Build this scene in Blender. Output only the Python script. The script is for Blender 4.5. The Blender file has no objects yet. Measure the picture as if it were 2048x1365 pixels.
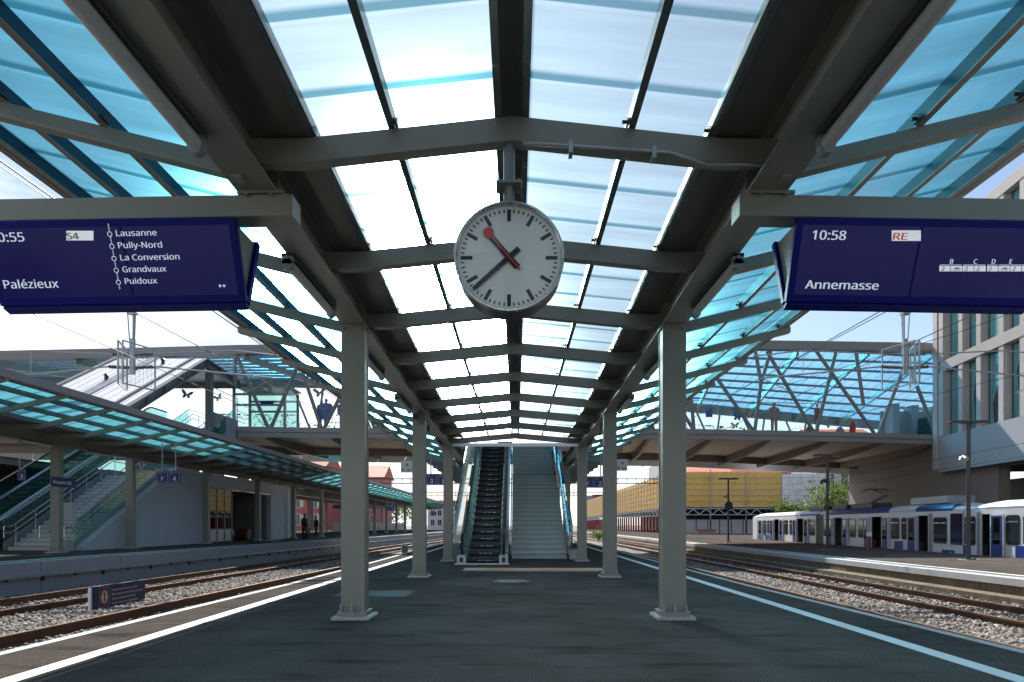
import bpy, math, random
import numpy as np
from mathutils import Vector, Matrix
random.seed(7); rng = np.random.default_rng(11)
R = math.radians
scene = bpy.context.scene
COL = scene.collection

# ------------------------------------------------------------------ camera
K, U0, V0, H = 1200.0, 1032.0, 1050.0, 1.2          # calibration of the photograph (2048 px wide)
cam_d = bpy.data.cameras.new('camera'); cam = bpy.data.objects.new('camera', cam_d); COL.objects.link(cam)
cam.location = (0, 0, H); cam.rotation_euler = (R(90), 0, 0)
cam_d.sensor_width = 36; cam_d.lens = K / 2048 * 36
cam_d.shift_x = -(U0 - 1024) / 2048; cam_d.shift_y = (V0 - 682.5) / 2048
cam_d.clip_start = 0.05; cam_d.clip_end = 5000
scene.camera = cam

# ------------------------------------------------------------------ sky, sun, exposure
SUN_EL, SUN_AZ = R(45), R(-9.5)
world = bpy.data.worlds.new('World'); scene.world = world; world.use_nodes = True
nt = world.node_tree; nt.nodes.clear(); N = nt.nodes.new; L = nt.links.new
sky = N('ShaderNodeTexSky'); sky.sky_type = 'NISHITA'; sky.sun_disc = False
sky.sun_elevation = SUN_EL; sky.sun_rotation = SUN_AZ; sky.air_density = 1.0; sky.dust_density = 0.8; sky.ozone_density = 1.0
bg1 = N('ShaderNodeBackground'); bg1.inputs[1].default_value = 0.088; L(sky.outputs[0], bg1.inputs[0])
bg2 = N('ShaderNodeBackground'); bg2.inputs[0].default_value = (0.97, 0.985, 1, 1); bg2.inputs[1].default_value = 0.72
tc = N('ShaderNodeTexCoord'); mp = N('ShaderNodeMapping'); mp.inputs['Scale'].default_value = (1.5, 1.5, 4.5)
L(tc.outputs['Generated'], mp.inputs[0])
nz = N('ShaderNodeTexNoise'); nz.inputs['Scale'].default_value = 2.4; nz.inputs['Detail'].default_value = 9; nz.inputs['Roughness'].default_value = 0.58
L(mp.outputs[0], nz.inputs[0])
sx = N('ShaderNodeSeparateXYZ'); L(tc.outputs['Generated'], sx.inputs[0])
def wm(op, a, b=None):
    n = N('ShaderNodeMath'); n.operation = op
    for i, x in enumerate((a, b)):
        if x is None: continue
        if isinstance(x, (int, float)): n.inputs[i].default_value = x
        else: L(x, n.inputs[i])
    return n.outputs[0]
# clouds thicken towards the horizon and towards the left half of the sky
low = wm('SUBTRACT', 0.50, wm('MULTIPLY', sx.outputs[2], 1.75))
left = wm('MULTIPLY', sx.outputs[0], -0.62)
tot = wm('ADD', wm('ADD', low, left), wm('MULTIPLY', wm('SUBTRACT', nz.outputs[0], 0.5), 1.7))
ramp = N('ShaderNodeValToRGB'); ramp.color_ramp.elements[0].position = 0.10; ramp.color_ramp.elements[1].position = 0.42
L(tot, ramp.inputs[0])
mixw = N('ShaderNodeMixShader'); L(ramp.outputs[0], mixw.inputs[0]); L(bg1.outputs[0], mixw.inputs[1]); L(bg2.outputs[0], mixw.inputs[2])
outw = N('ShaderNodeOutputWorld'); L(mixw.outputs[0], outw.inputs[0])

sun_d = bpy.data.lights.new('sun', 'SUN'); sun = bpy.data.objects.new('sun', sun_d); COL.objects.link(sun)
S = Vector((math.sin(SUN_AZ) * math.cos(SUN_EL), math.cos(SUN_AZ) * math.cos(SUN_EL), math.sin(SUN_EL)))
sun.rotation_euler = S.to_track_quat('Z', 'Y').to_euler(); sun.location = S * 80
sun_d.energy = 4.6; sun_d.angle = R(0.5); sun_d.color = (1, 0.95, 0.88)
scene.view_settings.view_transform = 'Standard'; scene.view_settings.look = 'None'
scene.view_settings.gamma = 1; scene.view_settings.use_curve_mapping = False
scene.view_settings.exposure = 0.95
scene.render.engine = 'CYCLES'
cy = scene.cycles; cy.use_denoising = True; cy.max_bounces = 8; cy.diffuse_bounces = 4; cy.glossy_bounces = 4
cy.transmission_bounces = 6; cy.transparent_max_bounces = 24; cy.sample_clamp_indirect = 6

# ------------------------------------------------------------------ helpers: pixels of the photo to points in the world
def G(u, v, z=0.0):
    Y = (H - z) * K / (v - V0); return ((u - U0) * Y / K, Y)
def P(u, v, Y): return Vector(((u - U0) * Y / K, Y, H + (V0 - v) * Y / K))
def interp(tab):
    xs = [a for a, b in tab]; ys = [b for a, b in tab]
    return lambda t: float(np.interp(t, xs, ys))

# ------------------------------------------------------------------ helpers: mesh builder and objects
class MB:
    def __init__(s): s.v = []; s.f = []; s.m = []
    def add(s, vs, fs, mi=0):
        o = len(s.v); s.v += [tuple(p) for p in vs]; s.f += [tuple(i + o for i in f) for f in fs]; s.m += [mi] * len(fs); return s
    def quad(s, a, b, c, d, mi=0): return s.add([a, b, c, d], [(0, 1, 2, 3)], mi)
    def box(s, x0, x1, y0, y1, z0, z1, mi=0):
        return s.add([(x0, y0, z0), (x1, y0, z0), (x1, y1, z0), (x0, y1, z0), (x0, y0, z1), (x1, y0, z1), (x1, y1, z1), (x0, y1, z1)],
                     [(0, 3, 2, 1), (4, 5, 6, 7), (0, 1, 5, 4), (1, 2, 6, 5), (2, 3, 7, 6), (3, 0, 4, 7)], mi)
    def obox(s, c, ax, ay, az, mi=0):
        c, ax, ay, az = Vector(c), Vector(ax), Vector(ay), Vector(az)
        vs = [c + i * ax + j * ay + k * az for k in (-1, 1) for i, j in ((-1, -1), (1, -1), (1, 1), (-1, 1))]
        return s.add(vs, [(0, 3, 2, 1), (4, 5, 6, 7), (0, 1, 5, 4), (1, 2, 6, 5), (2, 3, 7, 6), (3, 0, 4, 7)], mi)
    def bar(s, p, q, w, h, up=(0, 0, 1), mi=0):
        p, q = Vector(p), Vector(q); d = (q - p); l = d.length; d.normalize(); up = Vector(up)
        sd = d.cross(up)
        if sd.length < 1e-4: sd = d.cross(Vector((0, 1, 0)))
        sd.normalize(); u2 = sd.cross(d)
        return s.obox((p + q) / 2, d * l / 2, sd * w / 2, u2 * h / 2, mi)
    def tube(s, pts, r, n=8, mi=0, cap=True):
        pts = [Vector(p) for p in pts]; k = len(pts); o = len(s.v); rs = r if isinstance(r, (list, tuple)) else [r] * k
        prev = None
        for i, p in enumerate(pts):
            d = (pts[min(i + 1, k - 1)] - pts[max(i - 1, 0)]).normalized()
            a = d.cross(Vector((0, 0, 1))) if prev is None else prev - d * prev.dot(d)
            if a.length < 1e-3: a = d.cross(Vector((0, 1, 0)))
            a.normalize(); prev = a; b = d.cross(a)
            for j in range(n):
                t = 2 * math.pi * j / n; s.v.append(tuple(p + (a * math.cos(t) + b * math.sin(t)) * rs[i]))
        for i in range(k - 1):
            for j in range(n):
                s.f.append((o + i * n + j, o + i * n + (j + 1) % n, o + (i + 1) * n + (j + 1) % n, o + (i + 1) * n + j)); s.m.append(mi)
        if cap:
            s.f.append(tuple(o + j for j in range(n))[::-1]); s.m.append(mi)
            s.f.append(tuple(o + (k - 1) * n + j for j in range(n))); s.m.append(mi)
        return s
    def prism(s, poly, fn, a, b, mi=0):
        n = len(poly); vs = [fn(p, a) for p in poly] + [fn(p, b) for p in poly]
        fs = [tuple(range(n)), tuple(range(2 * n - 1, n - 1, -1))] + [(i, i + n, (i + 1) % n + n, (i + 1) % n) for i in range(n)]
        return s.add(vs, fs, mi)
    def py(s, poly, y0, y1, mi=0): return s.prism(poly, lambda p, t: (p[0], t, p[1]), y0, y1, mi)
    def px(s, poly, x0, x1, mi=0): return s.prism(poly, lambda p, t: (t, p[0], p[1]), x0, x1, mi)
    def pz(s, poly, z0, z1, mi=0): return s.prism(poly, lambda p, t: (p[0], p[1], t), z0, z1, mi)
    def sweep(s, rings, mi=0, cap=True):
        n = len(rings[0]); o = len(s.v)
        for r in rings: s.v += [tuple(p) for p in r]
        for i in range(len(rings) - 1):
            for j in range(n):
                s.f.append((o + i * n + j, o + i * n + (j + 1) % n, o + (i + 1) * n + (j + 1) % n, o + (i + 1) * n + j)); s.m.append(mi)
        if cap:
            s.f.append(tuple(range(o, o + n))[::-1]); s.m.append(mi)
            s.f.append(tuple(range(o + (len(rings) - 1) * n, o + len(rings) * n))); s.m.append(mi)
        return s
    def cyl(s, c, ax, r, n=24, mi=0, r2=None):
        c, ax = Vector(c), Vector(ax); return s.tube([c - ax, c + ax], [r, r if r2 is None else r2], n, mi)
    def sphere(s, c, r, n=10, mi=0, sz=(1, 1, 1)):
        c = Vector(c); rings = []
        for i in range(1, n):
            t = math.pi * i / n
            rings.append([(c[0] + r * sz[0] * math.sin(t) * math.cos(2 * math.pi * j / (2 * n)), c[1] + r * sz[1] * math.sin(t) * math.sin(2 * math.pi * j / (2 * n)), c[2] + r * sz[2] * math.cos(t)) for j in range(2 * n)])
        return s.sweep(rings, mi)

WL = {}
def wloc(o):
    return WL.get(o.name, Vector((0, 0, 0)))
def props(o, label=None, cat=None, group=None, kind=None):
    if label: o['label'] = label
    if cat: o['category'] = cat
    if group: o['group'] = group
    if kind: o['kind'] = kind
    return o
def thing(name, label, cat, loc=(0, 0, 0), group=None):
    o = bpy.data.objects.new(name, None); COL.objects.link(o); o.location = loc; o.empty_display_size = 0.2
    WL[o.name] = Vector(loc); return props(o, label, cat, group)
def obj(name, mb, mat, parent=None, smooth=False, bev=0.0, label=None, cat=None, group=None, kind=None, loc=None):
    """one mesh object; mb is in world coordinates"""
    off = wloc(parent) if parent is not None else Vector(loc or (0, 0, 0))
    me = bpy.data.meshes.new(name)
    if off.length: vs = [(a - off[0], b - off[1], c - off[2]) for a, b, c in mb.v]
    else: vs = mb.v
    me.from_pydata(vs, [], mb.f)
    mats = mat if isinstance(mat, (list, tuple)) else [mat]
    for m in mats: me.materials.append(m)
    if len(mats) > 1: me.polygons.foreach_set('material_index', mb.m)
    if smooth: me.polygons.foreach_set('use_smooth', [True] * len(me.polygons))
    me.update()
    o = bpy.data.objects.new(name, me); COL.objects.link(o)
    if parent is not None: o.parent = parent
    elif loc: o.location = loc
    WL[o.name] = off.copy()
    if smooth:
        try: me.set_sharp_from_angle(angle=R(40))
        except Exception: pass
    if bev:
        b = o.modifiers.new('bevel', 'BEVEL'); b.width = bev; b.segments = 2; b.limit_method = 'ANGLE'; b.angle_limit = R(40)
    return props(o, label, cat, group, kind)
def dup(src, loc, parent=None, rotz=None, label=None):
    """copy of an object with copies of its parts"""
    c = src.copy(); COL.objects.link(c)
    if parent is not None: c.parent = parent
    c.location = loc
    if rotz is not None: c.rotation_euler = (0, 0, rotz)
    if label: c['label'] = label
    WL[c.name] = Vector(loc)
    for ch in list(src.children):
        d = dup(ch, ch.location.copy(), c)
    return c

# ------------------------------------------------------------------ materials
MATS = {}
def nodemat(name):
    m = bpy.data.materials.new(name); m.use_nodes = True; t = m.node_tree; t.nodes.clear()
    out = t.nodes.new('ShaderNodeOutputMaterial'); return m, t, out
def mat(name, col, rough=0.5, metal=0.0, var=0.12, scale=6.0, bump=0.0, bscale=60.0, spec=0.5, streak=0.0, emit=None, es=0.0, rv=0.1):
    if name in MATS: return MATS[name]
    m, t, out = nodemat(name); n = t.nodes.new; l = t.links.new
    b = n('ShaderNodeBsdfPrincipled'); l(b.outputs[0], out.inputs[0])
    b.inputs['Metallic'].default_value = metal; b.inputs['Specular IOR Level'].default_value = spec
    c = n('ShaderNodeTexCoord'); nz = n('ShaderNodeTexNoise'); nz.inputs['Scale'].default_value = scale; nz.inputs['Detail'].default_value = 6; nz.inputs['Roughness'].default_value = 0.62
    src = c.outputs['Object']
    l(src, nz.inputs[0])
    fac = nz.outputs[0]
    if streak:
        mp = n('ShaderNodeMapping'); mp.inputs['Scale'].default_value = (9, 9, 0.35); l(src, mp.inputs[0])
        n2 = n('ShaderNodeTexNoise'); n2.inputs['Scale'].default_value = 2.0; n2.inputs['Detail'].default_value = 5; l(mp.outputs[0], n2.inputs[0])
        mx = n('ShaderNodeMix'); mx.data_type = 'FLOAT'; mx.inputs[0].default_value = streak; l(nz.outputs[0], mx.inputs[2]); l(n2.outputs[0], mx.inputs[3]); fac = mx.outputs[0]
    rp = n('ShaderNodeValToRGB'); rp.color_ramp.elements[0].position = 0.28; rp.color_ramp.elements[1].position = 0.72
    rp.color_ramp.elements[0].color = [x * (1 - var) for x in col] + [1]; rp.color_ramp.elements[1].color = [min(1, x * (1 + var)) for x in col] + [1]
    l(fac, rp.inputs[0]); l(rp.outputs[0], b.inputs['Base Color'])
    mr = n('ShaderNodeMapRange'); mr.inputs[3].default_value = max(0.02, rough - rv); mr.inputs[4].default_value = min(1, rough + rv); l(nz.outputs[0], mr.inputs[0]); l(mr.outputs[0], b.inputs['Roughness'])
    if bump:
        n3 = n('ShaderNodeTexNoise'); n3.inputs['Scale'].default_value = bscale; n3.inputs['Detail'].default_value = 4; l(src, n3.inputs[0])
        bp = n('ShaderNodeBump'); bp.inputs['Strength'].default_value = bump; bp.inputs['Distance'].default_value = 0.01; l(n3.outputs[0], bp.inputs['Height']); l(bp.outputs[0], b.inputs['Normal'])
    if emit: b.inputs['Emission Color'].default_value = (*emit, 1); b.inputs['Emission Strength'].default_value = es
    MATS[name] = m; return m
def glass(name, tint=(0.8, 0.95, 0.93), fac=0.08, rough=0.03, frost=0.0, fcol=(0.9, 0.97, 0.98)):
    if name in MATS: return MATS[name]
    m, t, out = nodemat(name); n = t.nodes.new; l = t.links.new
    tr = n('ShaderNodeBsdfTransparent'); tr.inputs[0].default_value = (*tint, 1)
    gl = n('ShaderNodeBsdfGlossy'); gl.inputs['Roughness'].default_value = rough
    lw = n('ShaderNodeLayerWeight'); lw.inputs[0].default_value = 0.5
    pw = n('ShaderNodeMath'); pw.operation = 'POWER'; l(lw.outputs['Facing'], pw.inputs[0]); pw.inputs[1].default_value = 5
    ad = n('ShaderNodeMath'); ad.operation = 'MULTIPLY_ADD'; ad.use_clamp = True; l(pw.outputs[0], ad.inputs[0]); ad.inputs[1].default_value = 0.9; ad.inputs[2].default_value = fac
    base = tr.outputs[0]
    if frost:
        tl = n('ShaderNodeBsdfTranslucent'); tl.inputs[0].default_value = (*fcol, 1)
        m0 = n('ShaderNodeMixShader'); m0.inputs[0].default_value = frost; l(tr.outputs[0], m0.inputs[1]); l(tl.outputs[0], m0.inputs[2]); base = m0.outputs[0]
    mx = n('ShaderNodeMixShader'); l(ad.outputs[0], mx.inputs[0]); l(base, mx.inputs[1]); l(gl.outputs[0], mx.inputs[2]); l(mx.outputs[0], out.inputs[0])
    MATS[name] = m; return m
def panel_mat(name, tint, period=0.62, trans=0.42, fwd=0.42, phase=0.0, axis=1, deep=(0.03, 0.30, 0.42), rough=0.42, paleness=0.3):
    """multiwall roof sheet: diffuse transmission + blurred forward transmission + gloss, joints between the sheets tinted deeper"""
    m, t, out = nodemat(name); n = t.nodes.new; l = t.links.new
    c = n('ShaderNodeTexCoord'); sp = n('ShaderNodeSeparateXYZ'); l(c.outputs['Object'], sp.inputs[0])
    a = n('ShaderNodeMath'); a.operation = 'ADD'; a.inputs[1].default_value = 200 + phase; l(sp.outputs[axis], a.inputs[0])
    md = n('ShaderNodeMath'); md.operation = 'MODULO'; md.inputs[1].default_value = period; l(a.outputs[0], md.inputs[0])
    rp = n('ShaderNodeValToRGB'); e = rp.color_ramp.elements
    dv = n('ShaderNodeMath'); dv.operation = 'DIVIDE'; dv.inputs[1].default_value = period; l(md.outputs[0], dv.inputs[0]); l(dv.outputs[0], rp.inputs[0])
    e[0].position = 0.0; e[0].color = (*[x * 0.9 for x in tint], 1); e[1].position = 1.0; e[1].color = (*tint, 1)
    for p_, c_ in ((0.80, tint), (0.87, deep), (0.945, deep), (0.96, tint)):
        q = e.new(p_); q.color = (*c_, 1)
    nz = n('ShaderNodeTexNoise'); nz.inputs['Scale'].default_value = 1.1; nz.inputs['Detail'].default_value = 5
    mp = n('ShaderNodeMapping'); mp.inputs['Scale'].default_value = (0.6, 5, 1) if axis == 1 else (5, 0.6, 1); l(c.outputs['Object'], mp.inputs[0]); l(mp.outputs[0], nz.inputs[0])
    mr = n('ShaderNodeMapRange'); mr.inputs[1].default_value = 0.3; mr.inputs[2].default_value = 0.7; mr.inputs[3].default_value = 0.80; mr.inputs[4].default_value = 1.1; l(nz.outputs[0], mr.inputs[0])
    mc = n('ShaderNodeMix'); mc.data_type = 'RGBA'; mc.blend_type = 'MULTIPLY'; mc.inputs[0].default_value = 1; l(rp.outputs[0], mc.inputs[6])
    l(mr.outputs[0], mc.inputs[7])
    col = mc.outputs[2]
    fl = n('ShaderNodeTexWave'); fl.wave_type = 'BANDS'; fl.bands_direction = 'Y' if axis == 1 else 'X'; fl.inputs['Scale'].default_value = 20; l(c.outputs['Object'], fl.inputs[0])
    bp = n('ShaderNodeBump'); bp.inputs['Strength'].default_value = 0.12; bp.inputs['Distance'].default_value = 0.004; l(fl.outputs[0], bp.inputs['Height'])
    pale = n('ShaderNodeMix'); pale.data_type = 'RGBA'; pale.inputs[0].default_value = paleness; l(col, pale.inputs[6]); pale.inputs[7].default_value = (0.9, 0.95, 0.97, 1)
    tl = n('ShaderNodeBsdfTranslucent'); l(pale.outputs[2], tl.inputs[0])
    rf = n('ShaderNodeBsdfRefraction'); rf.inputs['IOR'].default_value = 1.02; rf.inputs['Roughness'].default_value = rough; l(col, rf.inputs[0])
    # a sheet has two faces: rays leave it undeviated, so the lobe is roughness only
    rf.inputs['IOR'].default_value = 1.45
    df = n('ShaderNodeBsdfDiffuse'); l(col, df.inputs[0])
    m1 = n('ShaderNodeMixShader'); m1.inputs[0].default_value = fwd / (fwd + trans); l(tl.outputs[0], m1.inputs[1]); l(rf.outputs[0], m1.inputs[2])
    m2 = n('ShaderNodeMixShader'); m2.inputs[0].default_value = 1 - (fwd + trans); l(m1.outputs[0], m2.inputs[1]); l(df.outputs[0], m2.inputs[2])
    gl = n('ShaderNodeBsdfGlossy'); gl.inputs['Roughness'].default_value = 0.12; l(bp.outputs[0], gl.inputs['Normal'])
    lw = n('ShaderNodeLayerWeight'); lw.inputs[0].default_value = 0.5
    pw = n('ShaderNodeMath'); pw.operation = 'POWER'; l(lw.outputs['Facing'], pw.inputs[0]); pw.inputs[1].default_value = 4
    fr = n('ShaderNodeMath'); fr.operation = 'MULTIPLY_ADD'; l(pw.outputs[0], fr.inputs[0]); fr.inputs[1].default_value = 0.8; fr.inputs[2].default_value = 0.05
    m3 = n('ShaderNodeMixShader'); l(fr.outputs[0], m3.inputs[0]); l(m2.outputs[0], m3.inputs[1]); l(gl.outputs[0], m3.inputs[2]); l(m3.outputs[0], out.inputs[0])
    MATS[name] = m; return m

STEEL = mat('canopy_steel', (0.255, 0.255, 0.215), 0.40, 0, 0.07, 3, 0.02, 90)
STEEL2 = mat('bridge_steel', (0.17, 0.175, 0.17), 0.5, 0.0, 0.08, 2)
FASCIA = mat('fascia_metal', (0.24, 0.23, 0.225), 0.5, 0.1, 0.06, 1.5)
DARKSHEET = mat('gutter_sheet', (0.18, 0.155, 0.13), 0.4, 0.3, 0.10, 2)
PURLIN_T = mat('purlin_sheetlight', (0.006, 0.062, 0.10), 0.4, 0.0, 0.12, 3, spec=0.2)  # teal stands for cyan light from the roof sheets on the purlin sides
PURLIN_B = mat('purlin_underside', (0.26, 0.215, 0.18), 0.4, 0.3, 0.1, 3)
PURLIN = mat('purlin_metal', (0.24, 0.25, 0.25), 0.24, 0.85, 0.1, 4)
STAINLESS = mat('stainless_steel', (0.50, 0.52, 0.52), 0.28, 0.9, 0.08, 8)
GALV = mat('galvanised_steel', (0.36, 0.38, 0.40), 0.45, 0.7, 0.12, 12)
BLACK = mat('black_rubber', (0.012, 0.012, 0.014), 0.4, 0, 0.1, 5)
DARK = mat('dark_metal', (0.035, 0.037, 0.042), 0.45, 0.3, 0.15, 5)
CONC = mat('concrete', (0.30, 0.30, 0.315), 0.85, 0, 0.10, 1.6, 0.15, 40, 0.3, streak=0.5)
CONC_L = mat('pale_concrete', (0.46, 0.46, 0.45), 0.8, 0, 0.10, 2.2, 0.1, 50, 0.3, streak=0.5)
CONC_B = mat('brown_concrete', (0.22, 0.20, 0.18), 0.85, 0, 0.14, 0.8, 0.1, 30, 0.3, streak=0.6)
OLDWALL = mat('weathered_base', (0.16, 0.125, 0.085), 0.9, 0, 0.55, 2.2, 0.4, 25, 0.2, streak=0.5)
PLINTH = mat('mortar', (0.42, 0.42, 0.40), 0.85, 0, 0.15, 20, 0.25, 60)
BLUE = mat('display_blue', (0.002, 0.006, 0.16), 0.4, 0.0, 0.08, 3, spec=0.12)
SIGNBLUE = mat('sign_blue', (0.012, 0.018, 0.13), 0.35, 0, 0.05, 3)
WHITE = mat('white_paint', (0.78, 0.78, 0.76), 0.6, 0, 0.05, 14)
LINE = mat('platform_line_paint', (0.72, 0.73, 0.72), 0.7, 0, 0.09, 9, 0.1, 120)
RAIL = mat('rusty_rail', (0.11, 0.052, 0.03), 0.6, 0.3, 0.3, 14, 0.2, 60)
RAILTOP = mat('worn_rail_head', (0.38, 0.24, 0.16), 0.35, 0.7, 0.12, 14)
TIE = mat('concrete_sleeper', (0.48, 0.44, 0.38), 0.85, 0, 0.12, 10, 0.2, 60)
STEP = mat('stair_concrete', (0.56, 0.59, 0.58), 0.7, 0, 0.06, 3, 0.06, 60)
ESC = mat('escalator_step', (0.07, 0.085, 0.09), 0.38, 0.6, 0.15, 10)
SOFFIT = mat('soffit_board', (0.60, 0.49, 0.38), 0.6, 0, 0.12, 1.2)
RIB = mat('soffit_rib', (0.22, 0.185, 0.15), 0.5, 0.2, 0.1, 2)
WIRE = mat('wire', (0.06, 0.05, 0.05), 0.5, 0.5, 0.1, 5)
RED = mat('red_enamel', (0.62, 0.02, 0.025), 0.35, 0, 0.04, 5)
TEXTM = mat('screen_text', (0.6, 0.65, 0.72), 0.5, 0, 0.02, 5, emit=(0.55, 0.62, 0.75), es=0.30)
TEXTW = mat('sign_lettering', (0.78, 0.80, 0.84), 0.5, 0, 0.03, 5)
INK = mat('black_lettering', (0.015, 0.015, 0.018), 0.5, 0, 0.05, 5)
CLEAR = glass('clear_glass', (0.86, 0.95, 0.94), 0.07)
GREENGLASS = glass('green_glass', (0.62, 0.85, 0.82), 0.10)
FROST = glass('frosted_glass', (0.80, 0.93, 0.92), 0.10, 0.06, frost=0.45)
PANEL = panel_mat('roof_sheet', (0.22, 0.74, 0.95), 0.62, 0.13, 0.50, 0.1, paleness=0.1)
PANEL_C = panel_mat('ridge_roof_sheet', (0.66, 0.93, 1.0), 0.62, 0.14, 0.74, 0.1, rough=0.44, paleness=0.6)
PANEL_B = panel_mat('bridge_roof_sheet', (0.08, 0.58, 1.0), 1.05, 0.40, 0.40, 0.0, 0, (0.02, 0.22, 0.36), paleness=0.3)
PANEL_2 = panel_mat('second_roof_sheet', (0.22, 0.72, 0.80), 0.62, 0.34, 0.30, 0.1, paleness=0.0)

def asphalt(name, dark, lite, sc=1.0):
    m, t, out = nodemat(name); n = t.nodes.new; l = t.links.new
    b = n('ShaderNodeBsdfDiffuse'); l(b.outputs[0], out.inputs[0]); b.inputs['Roughness'].default_value = 0.15
    c = n('ShaderNodeTexCoord'); co = c.outputs['Object']
    def noise(s, d=6, r=0.6, vec=None):
        q = n('ShaderNodeTexNoise'); q.inputs['Scale'].default_value = s; q.inputs['Detail'].default_value = d; q.inputs['Roughness'].default_value = r; l(vec or co, q.inputs[0]); return q.outputs[0]
    big = noise(0.55 * sc, 6, 0.65)
    r1 = n('ShaderNodeValToRGB'); r1.color_ramp.elements[0].position = 0.3; r1.color_ramp.elements[1].position = 0.72; r1.color_ramp.elements[0].color = (*dark, 1); r1.color_ramp.elements[1].color = (*lite, 1); l(big, r1.inputs[0])
    fine = noise(75, 4, 0.8); r2 = n('ShaderNodeValToRGB'); r2.color_ramp.elements[0].position = 0.36; r2.color_ramp.elements[1].position = 0.66; r2.color_ramp.elements[0].color = (0.3, 0.3, 0.3, 1); r2.color_ramp.elements[1].color = (1.8, 1.8, 1.75, 1); l(fine, r2.inputs[0])
    mx = n('ShaderNodeMix'); mx.data_type = 'RGBA'; mx.blend_type = 'MULTIPLY'; mx.inputs[0].default_value = 0.85; l(r1.outputs[0], mx.inputs[6]); l(r2.outputs[0], mx.inputs[7])
    # pale scuffs and dust drawn out across the platform
    mp = n('ShaderNodeMapping'); mp.inputs['Scale'].default_value = (0.8, 3.2, 1); mp.inputs['Rotation'].default_value = (0, 0, 0.25); l(co, mp.inputs[0])
    sc1 = noise(1.7, 9, 0.75, mp.outputs[0]); r3 = n('ShaderNodeValToRGB'); r3.color_ramp.elements[0].position = 0.60; r3.color_ramp.elements[1].position = 0.80; l(sc1, r3.inputs[0])
    m2 = n('ShaderNodeMix'); m2.data_type = 'RGBA'; l(r3.outputs[0], m2.inputs[0]); l(mx.outputs[2], m2.inputs[6]); m2.inputs[7].default_value = (lite[0] * 2.3, lite[1] * 2.3, lite[2] * 2.3, 1)
    # dark stains
    st = noise(0.9, 4, 0.55, mp.outputs[0]); r4 = n('ShaderNodeValToRGB'); r4.color_ramp.elements[0].position = 0.28; r4.color_ramp.elements[1].position = 0.46; r4.color_ramp.elements[0].color = (0.55, 0.55, 0.55, 1); r4.color_ramp.elements[1].color = (1, 1, 1, 1); l(st, r4.inputs[0])
    m3 = n('ShaderNodeMix'); m3.data_type = 'RGBA'; m3.blend_type = 'MULTIPLY'; m3.inputs[0].default_value = 1; l(m2.outputs[2], m3.inputs[6]); l(r4.outputs[0], m3.inputs[7])
    l(m3.outputs[2], b.inputs['Color'])
    bp = n('ShaderNodeBump'); bp.inputs['Strength'].default_value = 0.5; bp.inputs['Distance'].default_value = 0.006; l(fine, bp.inputs['Height']); l(bp.outputs[0], b.inputs['Normal'])
    MATS[name] = m; return m
ASPH = asphalt('asphalt', (0.064, 0.060, 0.057), (0.118, 0.111, 0.106))
ASPH_R = asphalt('brown_asphalt_deck', (0.085, 0.072, 0.063), (0.13, 0.112, 0.098))
ASPH_W = asphalt('edge_asphalt', (0.070, 0.060, 0.054), (0.100, 0.088, 0.080))

def ballast_mat(name):
    m, t, out = nodemat(name); n = t.nodes.new; l = t.links.new
    b = n('ShaderNodeBsdfPrincipled'); l(b.outputs[0], out.inputs[0]); b.inputs['Roughness'].default_value = 0.9
    c = n('ShaderNodeTexCoord'); vo = n('ShaderNodeTexVoronoi'); vo.inputs['Scale'].default_value = 19; l(c.outputs['Object'], vo.inputs[0])
    rp = n('ShaderNodeValToRGB'); e = rp.color_ramp.elements; e[0].color = (0.04, 0.036, 0.032, 1); e[1].color = (0.30, 0.27, 0.245, 1); q = e.new(0.5); q.color = (0.13, 0.115, 0.10, 1)
    sp = n('ShaderNodeSeparateColor'); l(vo.outputs['Color'], sp.inputs[0]); l(sp.outputs[0], rp.inputs[0]); l(rp.outputs[0], b.inputs['Base Color'])
    bp = n('ShaderNodeBump'); bp.inputs['Strength'].default_value = 1; bp.inputs['Distance'].default_value = 0.04; bp.invert = True; l(vo.outputs['Distance'], bp.inputs['Height']); l(bp.outputs[0], b.inputs['Normal'])
    MATS[name] = m; return m
BALL = ballast_mat('ballast_bed')
def stone_mat(name):
    m, t, out = nodemat(name); n = t.nodes.new; l = t.links.new
    b = n('ShaderNodeBsdfPrincipled'); l(b.outputs[0], out.inputs[0]); b.inputs['Roughness'].default_value = 0.85
    g = n('ShaderNodeNewGeometry'); rp = n('ShaderNodeValToRGB'); e = rp.color_ramp.elements
    e[0].color = (0.05, 0.044, 0.038, 1); e[1].color = (0.46, 0.43, 0.40, 1)
    for p_, c_ in ((0.35, (0.14, 0.125, 0.11)), (0.6, (0.25, 0.225, 0.205)), (0.8, (0.20, 0.155, 0.12))):
        q = e.new(p_); q.color = (*c_, 1)
    l(g.outputs['Random Per Island'], rp.inputs[0]); l(rp.outputs[0], b.inputs['Base Color'])
    MATS[name] = m; return m
STONE = stone_mat('ballast_stone')

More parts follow.
